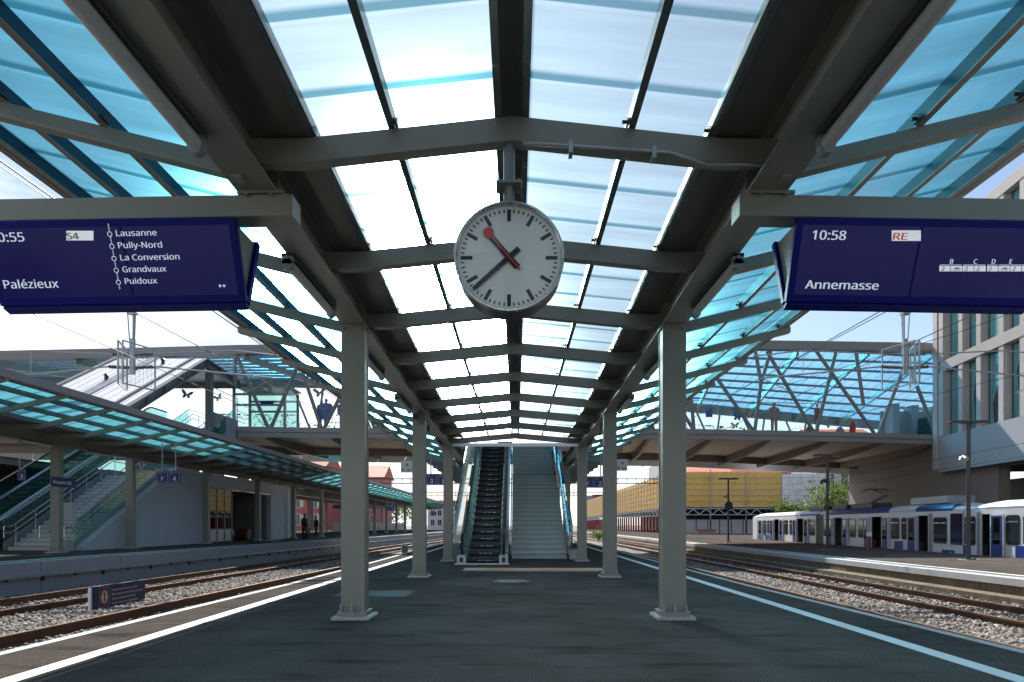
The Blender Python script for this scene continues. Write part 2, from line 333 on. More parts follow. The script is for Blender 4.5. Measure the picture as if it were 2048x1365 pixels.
# ------------------------------------------------------------------ lettering (converted to meshes before the heavy geometry exists)
TXT = {}
import os
FONT = None
try: FONT = bpy.data.fonts.load(os.path.join(bpy.utils.system_resource('DATAFILES'), 'fonts', 'NotoSansHebrew-Regular.woff2'))   # the sans that ships with Blender
except Exception: FONT = None
def text_geo(s, bold=0.0, italic=0.0):
    key = (s, bold, italic)
    if key in TXT: return TXT[key]
    cu = bpy.data.curves.new('lettering', 'FONT'); cu.body = s; cu.size = 1
    if FONT: cu.font = FONT
    cu.offset = 0.0 if FONT else bold; cu.shear = italic; cu.resolution_u = 3
    o = bpy.data.objects.new('lettering', cu); COL.objects.link(o)
    dg = bpy.context.evaluated_depsgraph_get(); me = bpy.data.meshes.new_from_object(o.evaluated_get(dg))
    vs = [tuple(v.co) for v in me.vertices]; fs = [tuple(p.vertices) for p in me.polygons]
    bpy.data.objects.remove(o); bpy.data.curves.remove(cu); bpy.data.meshes.remove(me)
    xs = [v[0] for v in vs] or [0]; TXT[key] = (vs, fs, min(xs), max(xs)); return TXT[key]
def put_text(mb, s, org, ex, ey, size, bold=0.012, italic=0, mi=0, align='l', width=None):
    vs, fs, a, b = text_geo(s, bold, italic); org, ex, ey = Vector(org), Vector(ex).normalized(), Vector(ey).normalized()
    kx = size if width is None else width / max(1e-6, (b - a))
    sh = {'l': a, 'c': (a + b) / 2, 'r': b}[align]
    nz_ = ex.cross(ey)
    for dx_, dn_ in (((-.016, 0), (.016, .0012)) if bold and FONT else ((0, 0),)):
        mb.add([org + ex * ((x - sh) * kx + dx_ * kx) + ey * (y * size) + nz_ * dn_ for x, y, z in vs], fs, mi)
exec_text = ['10:55', '10:58', 'S4', 'RE', 'Lausanne', 'Pully-Nord', 'La Conversion', 'Grandvaux', 'Puidoux', 'Palézieux', 'Annemasse', '3', 'F', '2', '4', '6', '04', 'E', 'D', 'B', 'C', 'Voie', 'Secteur', 'Renens VD', '274']
for s_ in exec_text: text_geo(s_, 0.012, 0)

# ================================================================== THE SETTING
def sheet(name, poly, z, m, kind='structure', thick=None):
    mb = MB()
    if thick: mb.pz(poly, z - thick, z)
    else: mb.add([(x, y, z) for x, y in poly], [tuple(range(len(poly)))])
    return obj(name, mb, m, kind=kind)
EARTH = mat('earth', (0.16, 0.15, 0.13), 0.95, 0, 0.3, 0.4, 0.3, 8)
sheet('ground', [(-900, -300), (900, -300), (900, 2000), (-900, 2000)], -1.25, EARTH)
PE = [(-12, 5.0), (4, 4.88), (7, 4.78), (12, 4.62), (20, 4.62), (28, 4.72), (45, 4.6), (130, 4.0)]      # half width of the platform
pe = interp(PE); ys = [a for a, b in PE]
poly = [(-pe(y), y) for y in ys] + [(pe(y), y) for y in reversed(ys)]
pl = MB(); pl.pz(poly, -1.2, 0.0)
obj('platform', pl, ASPH, kind='structure')
# coping stones, edge strips and white safety lines lie on the platform as thin sheets
def strip(name, fx0, fx1, ya, yb, z, m, step=1.0):
    mb = MB(); n = max(2, int((yb - ya) / step)); yy = [ya + (yb - ya) * i / n for i in range(n + 1)]
    mb.sweep([[(fx0(y), y, z - 0.003), (fx1(y), y, z - 0.003), (fx1(y), y, z), (fx0(y), y, z)] for y in yy])
    return obj(name, mb, m, kind='structure')
for s in (-1, 1):
    strip('platform_edge_strip', lambda y: s * 3.98, lambda y: s * (pe(y) - 0.10), -12, 130, 0.004, ASPH_W if s < 0 else ASPH)
    strip('platform_coping', lambda y: s * (pe(y) - 0.115), lambda y: s * (pe(y) + 0.012), -12, 130, 0.008, CONC_L)
    strip('platform_line_marking', lambda y: s * 3.80, lambda y: s * 3.98, -12, 130, 0.008, LINE)
# flat cover panels and a patch in the asphalt
PATCH = mat('patch_concrete', (0.085, 0.088, 0.088), 0.95, 0, 0.12, 5, 0.2, 90)
mb = MB(); a = G(662, 1194); b_ = G(812, 1194); c_ = G(832, 1182); d_ = G(690, 1182)
mb.add([(*a, .004), (*b_, .004), (*c_, .004), (*d_, .004)], [(0, 1, 2, 3)]); obj('asphalt_patch', mb, PATCH, kind='structure')
mh = thing('manhole_cover', 'rusty round manhole cover set in the asphalt before the escalator', 'manhole cover', (0, 15.3, 0))
RUST = mat('rust_iron', (0.07, 0.042, 0.026), 0.8, 0.2, 0.3, 18, 0.4, 70)
mx_, my_ = G(1023, 1163.5); mb = MB(); mb.cyl((mx_, my_, 0.004), (0, 0, 0.005), 0.40, 36); obj('cover_ring', mb, RUST, mh)
mb = MB(); mb.cyl((mx_, my_, 0.008), (0, 0, 0.006), 0.31, 36); obj('lid', mb, mat('lid_iron', (0.06, 0.038, 0.025), 0.75, 0.3, 0.3, 22, 0.5, 60), mh)

# left and right platforms
lk = lambda y: -12.75 + 0.047 * (y - 15)              # kerb line of the left platform
Z2 = 0.22
mb = MB(); yy = [-10, 0, 20, 40, 60, 90, 130]
mb.pz([(lk(y), y) for y in yy] + [(-34, 130), (-34, -10)], -1.2, Z2)
obj('left_platform', mb, ASPH, kind='structure')
mb = MB()
for i in range(44):                                    # precast facing with an open joint between the elements
    y0 = -8 + i * 3.0
    mb.add([(lk(y0) + .03, y0 + .008, -1), (lk(y0 + 3) + .03, y0 + 2.992, -1), (lk(y0 + 3) + .03, y0 + 2.992, Z2 + .006), (lk(y0) + .03, y0 + .008, Z2 + .006),
            (lk(y0) - .42, y0 + .008, Z2 + .006), (lk(y0 + 3) - .42, y0 + 2.992, Z2 + .006)], [(0, 1, 2, 3), (3, 2, 5, 4)])
obj('left_platform_kerb', mb, CONC, kind='structure')
strip('left_platform_line_marking', lambda y: lk(y) - 0.95, lambda y: lk(y) - 0.78, -8, 128, Z2 + .006, LINE, 4)
duct = thing('cable_duct', 'grey cable duct on brackets along the left platform wall', 'cable duct', (-12.5, 20, 0))
mb = MB(); mb.sweep([[(lk(y) + .04, y, -.17), (lk(y) + .13, y, -.17), (lk(y) + .13, y, -.10), (lk(y) + .04, y, -.10)] for y in (-8, 20, 60, 120)]); obj('duct', mb, GALV, duct)
mb = MB()
for i in range(90): y = -6 + i * 1.1; mb.box(lk(y) + .035, lk(y) + .10, y, y + .05, -.30 + .07 * (i % 2), -.172)
obj('bracket', mb, DARK, duct, kind='stuff')

rk = lambda y: 12.0 + 0.004 * (y - 15)
Z3 = -0.10
mb = MB(); mb.add([(rk(-10), -10, Z3), (rk(60), 60, Z3), (rk(150), 150, Z3), (60, 150, Z3 - .15), (60, -10, Z3 - .15)], [(0, 1, 2, 3, 4)])
obj('right_platform', mb, ASPH_R, kind='structure')
mb = MB()
for i in range(54):
    y0 = -8 + i * 3.0
    mb.box(rk(y0) - .02, rk(y0) + .38, y0 + .012, y0 + 2.988, -.27, Z3 + .006)
obj('right_platform_kerb', mb, CONC_L, kind='structure')
mb = MB(); mb.box(12.03, 12.6, -8, 150, -1.2, -.272); mb.box(11.50, 12.03, -8, 150, -1.2, -.50)
obj('right_platform_base', mb, OLDWALL, kind='structure')
strip('right_platform_edge_strip', lambda y: rk(y) + .40, lambda y: rk(y) + .75, -8, 150, Z3 + .006, mat('brown_asphalt', (0.13, 0.115, 0.105), 0.9, 0, 0.15, 8, 0.2, 90), 8)
strip('right_platform_line_marking', lambda y: rk(y) + .80, lambda y: rk(y) + 0.96, -8, 150, Z3 + .006, LINE, 8)

# tracks: rails, sleepers with clamps
ll = lambda y: 0.045 * (y - 20)
TRACKS = [('left', -5.42, -6.95, -0.42, ll), ('left', -9.35, -10.87, -0.42, ll), ('right', 5.42, 6.93, -0.49, lambda y: 0), ('right', 8.87, 10.36, -0.50, lambda y: 0)]
TLAB = ['rusty railway track beside the left edge of the middle platform', 'rusty railway track running along the left platform wall', 'railway track hidden beside the right edge of the middle platform', 'rusty railway track running along the right platform wall']
sl_me = None
for ti, (sd, xa, xb, zt, fl) in enumerate(TRACKS):
    xc = (xa + xb) / 2
    t = thing('railway_track', TLAB[ti], 'railway track', (xc, 10, zt))
    for x in (xa, xb):
        prof = [(-.065, -.172), (.065, -.172), (.065, -.158), (.012, -.14), (.012, -.045), (.036, -.035), (.036, 0), (-.036, 0), (-.036, -.035), (-.012, -.045), (-.012, -.14), (-.065, -.158)]
        yy = [-10, 0, 10, 20, 40, 80, 150, 320]
        mb = MB(); mb.sweep([[(x + fl(y) + a, y, zt + b) for a, b in prof] for y in yy]); r_ = obj('rail', mb, RAIL, t)
        mb = MB(); mb.sweep([[(x + fl(y) + a, y, zt + b) for a, b in ((-.033, .001), (.033, .001), (.033, .003), (-.033, .003))] for y in yy]); obj('rail_head', mb, RAILTOP, r_)
    src = None
    for k in range(96):
        y = 3.0 + k * 0.6 + rng.normal() * 0.01
        if src is None:
            mb = MB(); w = 1.28
            for sgn in (-1, 1):
                mb.add([(xc + sgn * .02, y - .09, zt - .23), (xc + sgn * w, y - .13, zt - .23), (xc + sgn * w, y + .13, zt - .23), (xc + sgn * .02, y + .09, zt - .23),
                        (xc + sgn * .02, y - .08, zt - .20), (xc + sgn * w, y - .11, zt - .176), (xc + sgn * w, y + .11, zt - .176), (xc + sgn * .02, y + .08, zt - .20)],
                       [(0, 1, 5, 4), (1, 2, 6, 5), (2, 3, 7, 6), (4, 5, 6, 7), (0, 4, 7, 3)])
            for gx in (-.75, .75):
                for e in (-.10, .10): mb.box(xc + gx + e - .045, xc + gx + e + .045, y - .05, y + .05, zt - .175, zt - .125, 1); mb.box(xc + gx + e - .015, xc + gx + e + .015, y - .015, y + .015, zt - .125, zt - .085, 1)
            src = obj('sleeper', mb, [TIE, RAIL], t); y00 = y
        else:
            dup(src, (fl(y) - fl(y00), y - y00, 0), t)
    if ll is fl: src.location.x = 0
# ballast beds, then loose stones
mb = MB()
for (x0, x1, zb) in ((-12.9, -4.5, -0.60), (4.5, 11.9, -0.68)):
    nx = 14; yy = np.concatenate([np.arange(-10, 60, 2.0), np.arange(60, 330, 15)])
    rings = [[(x0 + (x1 - x0) * i / nx, y, zb + .03 * math.sin(x0 + (x1 - x0) * i / nx * 3 + y)) for i in range(nx + 1)] for y in yy]
    o0 = len(mb.v)
    for r_ in rings: mb.v += r_
    for i in range(len(rings) - 1):
        for j in range(nx): mb.f.append((o0 + i * (nx + 1) + j, o0 + i * (nx + 1) + j + 1, o0 + (i + 1) * (nx + 1) + j + 1, o0 + (i + 1) * (nx + 1) + j)); mb.m.append(0)
obj('track_bed', mb, BALL, kind='structure')
def stones(name, spots, m):
    """spots: (n,4) array of x, y, z, size"""
    t = (1 + 5 ** .5) / 2
    ico = np.array([(-1, t, 0), (1, t, 0), (-1, -t, 0), (1, -t, 0), (0, -1, t), (0, 1, t), (0, -1, -t), (0, 1, -t), (t, 0, -1), (t, 0, 1), (-t, 0, -1), (-t, 0, 1)]) / 1.9
    fc = np.array([(0, 11, 5), (0, 5, 1), (0, 1, 7), (0, 7, 10), (0, 10, 11), (1, 5, 9), (5, 11, 4), (11, 10, 2), (10, 7, 6), (7, 1, 8), (3, 9, 4), (3, 4, 2), (3, 2, 6), (3, 6, 8), (3, 8, 9), (4, 9, 5), (2, 4, 11), (6, 2, 10), (8, 6, 7), (9, 8, 1)])
    n = len(spots); q = rng.normal(size=(n, 4)); q /= np.linalg.norm(q, axis=1)[:, None]
    w, x, y, z = q.T
    Rm = np.stack([1 - 2 * (y * y + z * z), 2 * (x * y - z * w), 2 * (x * z + y * w), 2 * (x * y + z * w), 1 - 2 * (x * x + z * z), 2 * (y * z - x * w), 2 * (x * z - y * w), 2 * (y * z + x * w), 1 - 2 * (x * x + y * y)], 1).reshape(n, 3, 3)
    base = ico[None] * (1 + rng.uniform(-.28, .28, size=(n, 12, 1))) * rng.uniform(.6, 1.25, size=(n, 1, 3))
    V = np.einsum('nij,nkj->nki', Rm, base) * spots[:, 3][:, None, None] + spots[:, None, :3]
    F = (fc[None] + 12 * np.arange(n)[:, None, None]).reshape(-1)
    me = bpy.data.meshes.new(name); me.vertices.add(n * 12); me.vertices.foreach_set('co', V.reshape(-1).astype(np.float32))
    me.loops.add(len(F)); me.loops.foreach_set('vertex_index', F.astype(np.int32)); me.polygons.add(n * 20)
    me.polygons.foreach_set('loop_start', np.arange(0, n * 60, 3, dtype=np.int32)); me.polygons.foreach_set('loop_total', np.full(n * 20, 3, dtype=np.int32))
    me.materials.append(m); me.update(); me.validate()
    o = bpy.data.objects.new(name, me); COL.objects.link(o); return o
def scatter(n, x0, x1, y0, y1, z, fl=None, s0=.026, s1=.052, pw=2.2):
    u = rng.random(n); yv = y0 + (y1 - y0) * u ** pw; xv = rng.uniform(x0, x1, n)
    if fl: xv = xv + fl(yv)
    return np.stack([xv, yv, z + rng.uniform(-.012, .035, n), rng.uniform(s0, s1, n)], 1)
sp = np.concatenate([scatter(26000, -9.20, -7.08, 6.5, 34, -.575, ll), scatter(4500, -10.75, -9.45, 9, 34, -.60, ll), scatter(3500, -12.3, -10.98, 10, 34, -.60, ll), scatter(2500, -6.8, -5.5, 5, 30, -.60, ll)])
props(stones('ballast_stones', sp, STONE), kind='stuff')
sp = np.concatenate([scatter(26000, 7.06, 8.74, 6.5, 34, -.655), scatter(4500, 8.98, 10.26, 8, 34, -.68), scatter(3000, 10.46, 11.75, 9, 34, -.66), scatter(1500, 5.4, 6.65, 5, 30, -.68)])
props(stones('ballast_stones', sp, STONE), kind='stuff')

# ================================================================== MIDDLE CANOPY
bx = interp([(-12, 1.55), (0, 1.70), (2.9, 1.755), (4.6, 1.80), (6.1, 1.835), (7.6, 1.893), (9.5, 1.935), (13.6, 2.03), (19.6, 2.05), (60, 2.05)])
CX = -0.03
ZB, ZT = 3.745, 4.085
RY = [-10.7, -8.8, -6.9, -5.0, -3.15, -1.3, .6, 2.5, 4.40, 6.20, 8.02, 9.80, 11.62, 13.5, 15.4, 17.35, 19.4, 21.3, 23.2, 25.1, 27.0, 28.9, 30.8, 32.7, 34.6, 36.5, 38.4, 40.3, 42.2, 44.1]
Y_IN = 19.4                                            # the ridge roof ends where the stairs begin
canopy = thing('platform_canopy', 'grey green steel canopy with cyan roof sheets over the middle platform', 'station canopy', (CX, 7.7, 0))
def ibeam(bxf, s, cx, z0, z1, Ys):
    t, w = .020, .014; rings = []
    for y in Ys:
        a = bxf(y); b = a + .30; c = a + .15
        pr = [(a, z0), (b, z0), (b, z0 + t), (c + w, z0 + t), (c + w, z1 - t), (b, z1 - t), (b, z1), (a, z1), (a, z1 - t), (c - w, z1 - t), (c - w, z0 + t), (a, z0 + t)]
        rings.append([(cx + s * x, y, z) for x, z in pr])
    return MB().sweep(rings)
BY = sorted(set([-11.2] + RY + [45.2]))
for s in (-1, 1):
    mb = ibeam(bx, s, CX, ZB, ZT, BY)
    for y in RY:
        for dy in (-.03, .06): mb.cyl((CX + s * (bx(y) + .126), y + dy, 3.90 + dy), (.014, 0, 0), .022, 6, 1)
    for y in (4.66, 7.73, 13.76, 19.76):
        for a_, b__ in ((.01, .135), (.165, .29)): mb.box(*sorted((CX + s * (bx(y) + a_), CX + s * (bx(y) + b__))), y - .007, y + .007, ZB + .021, ZT - .021)
    obj('beam', mb, [STEEL, DARK], canopy)
def column(root, x, y, z0, ztop, dep=.22, plates=None):
    """box column .30 wide with recessed side plates; y is its front face"""
    mb = MB(); mb.box(x - .15, x + .15, y, y + .022, z0 + .10, ztop); mb.box(x - .15, x + .15, y + dep - .022, y + dep, z0 + .10, ztop)
    mb.box(x - .142, x + .142, y + .0225, y + dep - .0225, z0 + .10, ztop - .03)
    c = obj('column', mb, STEEL, root, bev=.003)
    mb = MB(); yc = y + dep / 2
    mb.pz([(x - .24, yc - .25), (x + .24, yc - .25), (x + .24, yc + .25), (x - .24, yc + .25)], z0, z0 + .045)
    obj('plinth', mb, PLINTH, c, bev=.012)
    mb = MB(); mb.box(x - .185, x + .185, yc - .17, yc + .17, z0 + .045, z0 + .10); obj('base_plate', mb, STEEL, c, bev=.003)
    mb = MB()
    for bx_ in (-.14, 0, .14): mb.cyl((x + bx_, y - .03, z0 + .105), (0, 0, .010), .026, 6); mb.cyl((x + bx_, y - .03, z0 + .15), (0, 0, .035), .014, 8); mb.sphere((x + bx_, y - .03, z0 + .185), .014, 4)
    obj('anchor_bolt', mb, GALV, c)
    mb = MB(); mb.box(x - .165, x + .165, y - .012, y + dep + .012, ztop - .03, ztop - .002)
    for bx_ in (-.11, .11): mb.cyl((x + bx_, y - .02, ztop - .05), (0, .012, 0), .018, 6)
    obj('cap_plate', mb, STEEL, c)
    return c
for k, y in enumerate((7.62, 13.65, 19.65, 25.6, 31.6, 37.6, 43.6)):
    for s in (-1, 1): column(canopy, CX + s * (bx(y) + .15), y, 0, ZB)
# ridge rafters
ztop = lambda x, y: 4.0 + (.165 * (1 - min(1, abs(x) / (bx(y) - .25))) if abs(x) < bx(y) - .25 else 0)
for y in RY:
    if y > Y_IN + .1: continue
    xb, k = bx(y) + .14, bx(y) - .25; d = .175
    po = [(CX - xb, 4.0), (CX - k, 4.0), (CX, 4.165), (CX + k, 4.0), (CX + xb, 4.0), (CX + xb, 4.0 - d), (CX + k, 4.0 - d), (CX, 4.165 - d), (CX - k, 4.0 - d), (CX - xb, 4.0 - d)]
    mb = MB(); h = len(po) // 2
    for q in range(4): mb.py([po[q], po[q + 1], po[9 - q - 1], po[9 - q]], y - .05, y + .05)
    obj('ridge_rafter', mb, STEEL, canopy)
# wings
SL = .242
zc = lambda x, y: 3.86 + SL * (x - bx(y) - .44)
TIP = 4.50
for y in RY:
    for s in (-1, 1):
        x0, x1 = bx(y) + .165, TIP; mb = MB()
        po = [(CX + s * x0, zc(x0, y) - .075), (CX + s * x1, zc(x1, y) - .075 + .03), (CX + s * x1, zc(x1, y) + .06), (CX + s * x0, zc(x0, y) + .06)]
        mb.py(po, y - .05, y + .05); obj('wing_rafter', mb, STEEL, canopy, bev=.012)
def runs(root, name, fx, fz, w, h, Ys, m, s, cx, lugs=False, slope=0.0):
    mb = MB()
    mb.sweep([[(cx + s * (fx(y) - w / 2), y, fz(y) - slope * w / 2), (cx + s * (fx(y) + w / 2), y, fz(y) + slope * w / 2), (cx + s * (fx(y) + w / 2), y, fz(y) + h + slope * w / 2), (cx + s * (fx(y) - w / 2), y, fz(y) + h - slope * w / 2)] for y in Ys])
    if m is PURLIN_T:                                 # brown underside strip; web coloured teal for light through the sheets
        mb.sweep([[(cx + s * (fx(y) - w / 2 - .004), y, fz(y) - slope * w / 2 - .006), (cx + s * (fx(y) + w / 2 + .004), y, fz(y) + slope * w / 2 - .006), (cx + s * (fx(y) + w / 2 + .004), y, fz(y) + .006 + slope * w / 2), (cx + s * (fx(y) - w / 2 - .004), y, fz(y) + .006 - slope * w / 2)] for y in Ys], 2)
    if lugs:
        for y in Ys[1:-1]:
            x = cx + s * (fx(y) - w / 2 - .012)
            mb.add([(x - .008, y - .05, fz(y)), (x - .008, y - .05 - .10, fz(y)), (x - .008, y - .05, fz(y) + .08), (x + .008, y - .05, fz(y)), (x + .008, y - .15, fz(y)), (x + .008, y - .05, fz(y) + .08)], [(0, 1, 2), (3, 5, 4), (0, 3, 4, 1), (1, 4, 5, 2)], 1)
            mb.cyl((x - .02, y - .08, fz(y) + .025), (.02, 0, 0), .012, 6, 1)
    return obj(name, mb, [m, DARK, PURLIN_B], root)
YW = [-11.2] + RY + [45.0]
YI = [y for y in YW if y <= Y_IN + .1]; YI[-1] = Y_IN + .06
for s in (-1, 1):
    for off in (1.16, 1.89):
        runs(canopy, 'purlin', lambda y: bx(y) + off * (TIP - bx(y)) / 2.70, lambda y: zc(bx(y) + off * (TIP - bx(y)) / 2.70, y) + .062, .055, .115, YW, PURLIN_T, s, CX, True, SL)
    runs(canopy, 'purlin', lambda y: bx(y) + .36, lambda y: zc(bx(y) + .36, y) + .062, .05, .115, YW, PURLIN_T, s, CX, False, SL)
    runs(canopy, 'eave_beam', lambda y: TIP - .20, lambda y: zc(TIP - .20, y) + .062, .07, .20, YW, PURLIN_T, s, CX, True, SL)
    runs(canopy, 'eave_gutter', lambda y: TIP - .07, lambda y: zc(TIP - .07, y) + .065, .10, .06, YW, DARKSHEET, s, CX, False, SL)
    runs(canopy, 'ridge_purlin', lambda y: .87, lambda y: ztop(.87, y) + .003, .05, .10, YI, PURLIN, s, CX, True, -.1)
    runs(canopy, 'ridge_purlin', lambda y: bx(y) - .335, lambda y: ztop(bx(y) - .335, y) + .003, .05, .12, YI, PURLIN, s, CX, True, -.1)
    runs(canopy, 'ridge_purlin', lambda y: .10, lambda y: ztop(.10, y) + .003, .05, .13, YI, PURLIN, s, CX, False, -.1)
    # valley gutter sheet between beam and glazing
    mb = MB(); mb.sweep([[(CX + s * (bx(y) - .37), y, 4.03), (CX + s * (bx(y) + .02), y, 4.012), (CX + s * (bx(y) + .02), y, 4.04), (CX + s * (bx(y) - .37), y, 4.06)] for y in YI]); obj('gutter_sheet', mb, DARKSHEET, canopy)
    mb = MB(); mb.sweep([[(CX + s * (bx(y) + .02), y, 4.09), (CX + s * (bx(y) + .42), y, 4.09), (CX + s * (bx(y) + .42), y, 4.11), (CX + s * (bx(y) + .02), y, 4.11)] for y in YW]); obj('gutter_sheet', mb, DARKSHEET, canopy)
mb = MB(); mb.sweep([[(CX - .13, y, 4.30), (CX + .13, y, 4.30), (CX + .13, y, 4.33), (CX - .13, y, 4.33)] for y in YI]); obj('ridge_cap', mb, DARKSHEET, canopy)
for i in range(len(YW) - 1):
    ya, yb = YW[i], YW[i + 1]
    for s in (-1, 1):
        za = lambda x, y: zc(x, y) + .062 + .118
        q = [(CX + s * (bx(ya) + .33), ya, za(bx(ya) + .33, ya)), (CX + s * (TIP - .12), ya, za(TIP - .12, ya)), (CX + s * (TIP - .12), yb, za(TIP - .12, yb)), (CX + s * (bx(yb) + .33), yb, za(bx(yb) + .33, yb))]
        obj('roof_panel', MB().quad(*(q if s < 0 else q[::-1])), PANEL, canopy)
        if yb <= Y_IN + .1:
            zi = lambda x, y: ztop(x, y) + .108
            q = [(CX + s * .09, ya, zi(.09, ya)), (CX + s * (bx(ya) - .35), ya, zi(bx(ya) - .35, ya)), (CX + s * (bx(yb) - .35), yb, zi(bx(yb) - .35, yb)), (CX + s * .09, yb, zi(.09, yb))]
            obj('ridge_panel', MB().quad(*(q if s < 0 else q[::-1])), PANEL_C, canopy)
# cable conduit under the first rafter in view
mb = MB(); y = 4.33
mb.tube([(.05, y, 3.955), (1.10, y, 3.885), (1.38, y, 3.80), (1.66, y, 3.80), (1.90, y, 3.78)], .013, 8)
for x in (.38, .98): mb.box(x, x + .03, y - .02, y + .06, 3.90 - .06 * x, 3.985 - .06 * x)
obj('conduit', mb, GALV, canopy)
# tube lamps under the outer flanges
TUBE = mat('lamp_tube', (0.55, 0.56, 0.55), 0.15, 0, 0.08, 30, 0.1, 40)
HOUSE = mat('lamp_housing', (0.10, 0.10, 0.10), 0.4, 0.4, 0.1, 5)
CAP = mat('lamp_end_cap', (0.30, 0.31, 0.31), 0.4, 0.2, 0.1, 5)
ORD = ['nearest', 'second', 'third', 'fourth', 'fifth', 'sixth', 'seventh', 'eighth', 'ninth', 'tenth', 'eleventh', 'twelfth']
lamp0 = {}
def tube_lamp(x, y, z, label, group, L_=1.36):
    key = round(L_, 2)
    t = thing('tube_lamp', label, 'tube lamp', (x, y, z), group)
    mb = MB(); mb.box(x - .055, x + .055, y, y + L_, z - .035, z); obj('housing', mb, HOUSE, t, bev=.006)
    mb = MB(); mb.tube([(x, y + .05, z - .085), (x, y + L_ - .05, z - .085)], .048, 14); obj('diffuser', mb, TUBE, t, smooth=True)
    for e in (0.0, L_ - .06):
        mb = MB(); mb.box(x - .05, x + .05, y + e, y + e + .06, z - .10, z - .002); mb.cyl((x, y + e + .03, z - .10), (0, .03, 0), .052, 12); mb.cyl((x, y + e - .003, z - .04), (0, .005, 0), .018, 10)
        obj('end_cap', mb, CAP, t)
    return t
for s, nm in ((-1, 'left'), (1, 'right')):
    for k in range(9):
        y = 2.55 + 3.0 * k + (0.05 if k else 0)
        tube_lamp(CX + s * (bx(y) + .285), y, ZB - .006, f'{ORD[k]} tube lamp from the camera under the {nm} beam of the middle canopy', 'tube lamps under the middle canopy')

# ================================================================== CLOCK
cyf, cdep, cr = 4.31, .21, .392
ccx, ccz = (1018 - U0) * cyf / K, H + (V0 - 513) * cyf / K
clock = thing('station_clock', 'big round white station clock with black hands hanging below the ridge', 'clock', (ccx, 4.415, ccz))
mb = MB(); ring = [(cr, 0), (cr, cdep), (cr - .02, cdep + .004), (0.0001, cdep + .004)]
n = 72
rings = [[(ccx + math.sin(2 * math.pi * j / n) * r_, cyf + yy, ccz + math.cos(2 * math.pi * j / n) * r_) for j in range(n)] for r_, yy in [(cr, .004)] + [(cr, cdep - .01), (cr - .012, cdep), (.001, cdep)]]
mb.sweep(rings, cap=False); obj('drum', mb, mat('clock_drum', (0.10, 0.10, 0.105), 0.3, 0.6, 0.1, 4), clock, smooth=True)
mb = MB(); rings = [[(ccx + math.sin(2 * math.pi * j / n) * r_, cyf + yy, ccz + math.cos(2 * math.pi * j / n) * r_) for j in range(n)] for r_, yy in ((cr - .02, .03), (cr - .02, -.004), (cr - .012, -.012), (cr + .002, -.010), (cr + .006, .0), (cr + .004, .03))]
mb.sweep(rings, cap=False); obj('bezel', mb, STAINLESS, clock, smooth=True)
mb = MB(); mb.add([(ccx + math.sin(2 * math.pi * j / n) * (cr - .015), cyf + .028, ccz + math.cos(2 * math.pi * j / n) * (cr - .015)) for j in range(n)], [tuple(range(n))])
dial = obj('dial', mb, mat('dial_white', (0.80, 0.81, 0.80), 0.6, 0, 0.02, 3), clock)
mb = MB(); kq = .392 / 465.0                           # zoomed pixel -> metres
def mark(ang, r0, r1, w, yy):
    a = R(ang); d = Vector((math.sin(a), 0, math.cos(a))); s_ = Vector((math.cos(a), 0, -math.sin(a))); c = Vector((ccx, yy, ccz))
    return [c + d * r0 - s_ * w / 2, c + d * r0 + s_ * w / 2, c + d * r1 + s_ * w / 2, c + d * r1 - s_ * w / 2]
for i in range(60):
    if i % 5 == 0: mb.quad(*mark(i * 6, .264, .350, .027, cyf + .026))
    else: mb.quad(*mark(i * 6, .325, .350, .0105, cyf + .026))
obj('minute_marks', mb, INK, dial)
def hand(name, ang, r0, r1, w0, w1, yy, m, th=.004):
    a = R(ang); d = Vector((math.sin(a), 0, math.cos(a))); s_ = Vector((math.cos(a), 0, -math.sin(a))); c = Vector((ccx, yy, ccz)); mb = MB()
    p = [c + d * r0 - s_ * w0 / 2, c + d * r0 + s_ * w0 / 2, c + d * r1 + s_ * w1 / 2, c + d * r1 - s_ * w1 / 2]
    mb.prism(p, lambda q, t: (q.x, q.y + t, q.z), 0, th); return mb, c, d
mb, _, _ = hand('hour_hand', 318.8, -.095, .248, .047, .038, cyf + .016, INK); obj('hour_hand', mb, INK, clock)
mb, _, _ = hand('minute_hand', 228.3, -.095, .345, .038, .028, cyf + .010, INK); obj('minute_hand', mb, INK, clock)
mb, c, d = hand('second_hand', 319.4, -.125, .225, .011, .011, cyf + .004, RED, .003); mb.cyl(c + d * .228, (0, .003, 0), .038, 28); obj('second_hand', mb, RED, clock)
mb = MB(); mb.add([(ccx + math.sin(2 * math.pi * j / n) * (cr - .018), cyf - .001, ccz + math.cos(2 * math.pi * j / n) * (cr - .018)) for j in range(n)], [tuple(range(n))]); obj('front_glass', mb, glass('clock_glass', (0.95, 0.98, 0.98), 0.05, 0.01), clock)
mb = MB(); mb.cyl((ccx, 4.415, (ccz + cr - .02 + 3.99) / 2), (0, 0, (3.99 - ccz - cr + .02) / 2), .041, 20); obj('hanger_pole', mb, mat('pole_grey', (0.22, 0.24, 0.235), 0.35, 0.3, 0.08, 3), clock, smooth=True)
mb = MB(); fz = H + (V0 - 373) * 4.415 / K; mb.box(ccx - .095, ccx + .095, 4.34, 4.49, fz - .012, fz + .004); mb.box(ccx - .095, ccx - .087, 4.34, 4.49, fz - .055, fz - .012); mb.box(ccx + .087, ccx + .095, 4.34, 4.49, fz - .055, fz - .012)
for x in (-.07, .07): mb.cyl((ccx + x, 4.36, fz + .01), (0, 0, .012), .012, 6)
obj('flange', mb, STEEL, clock)

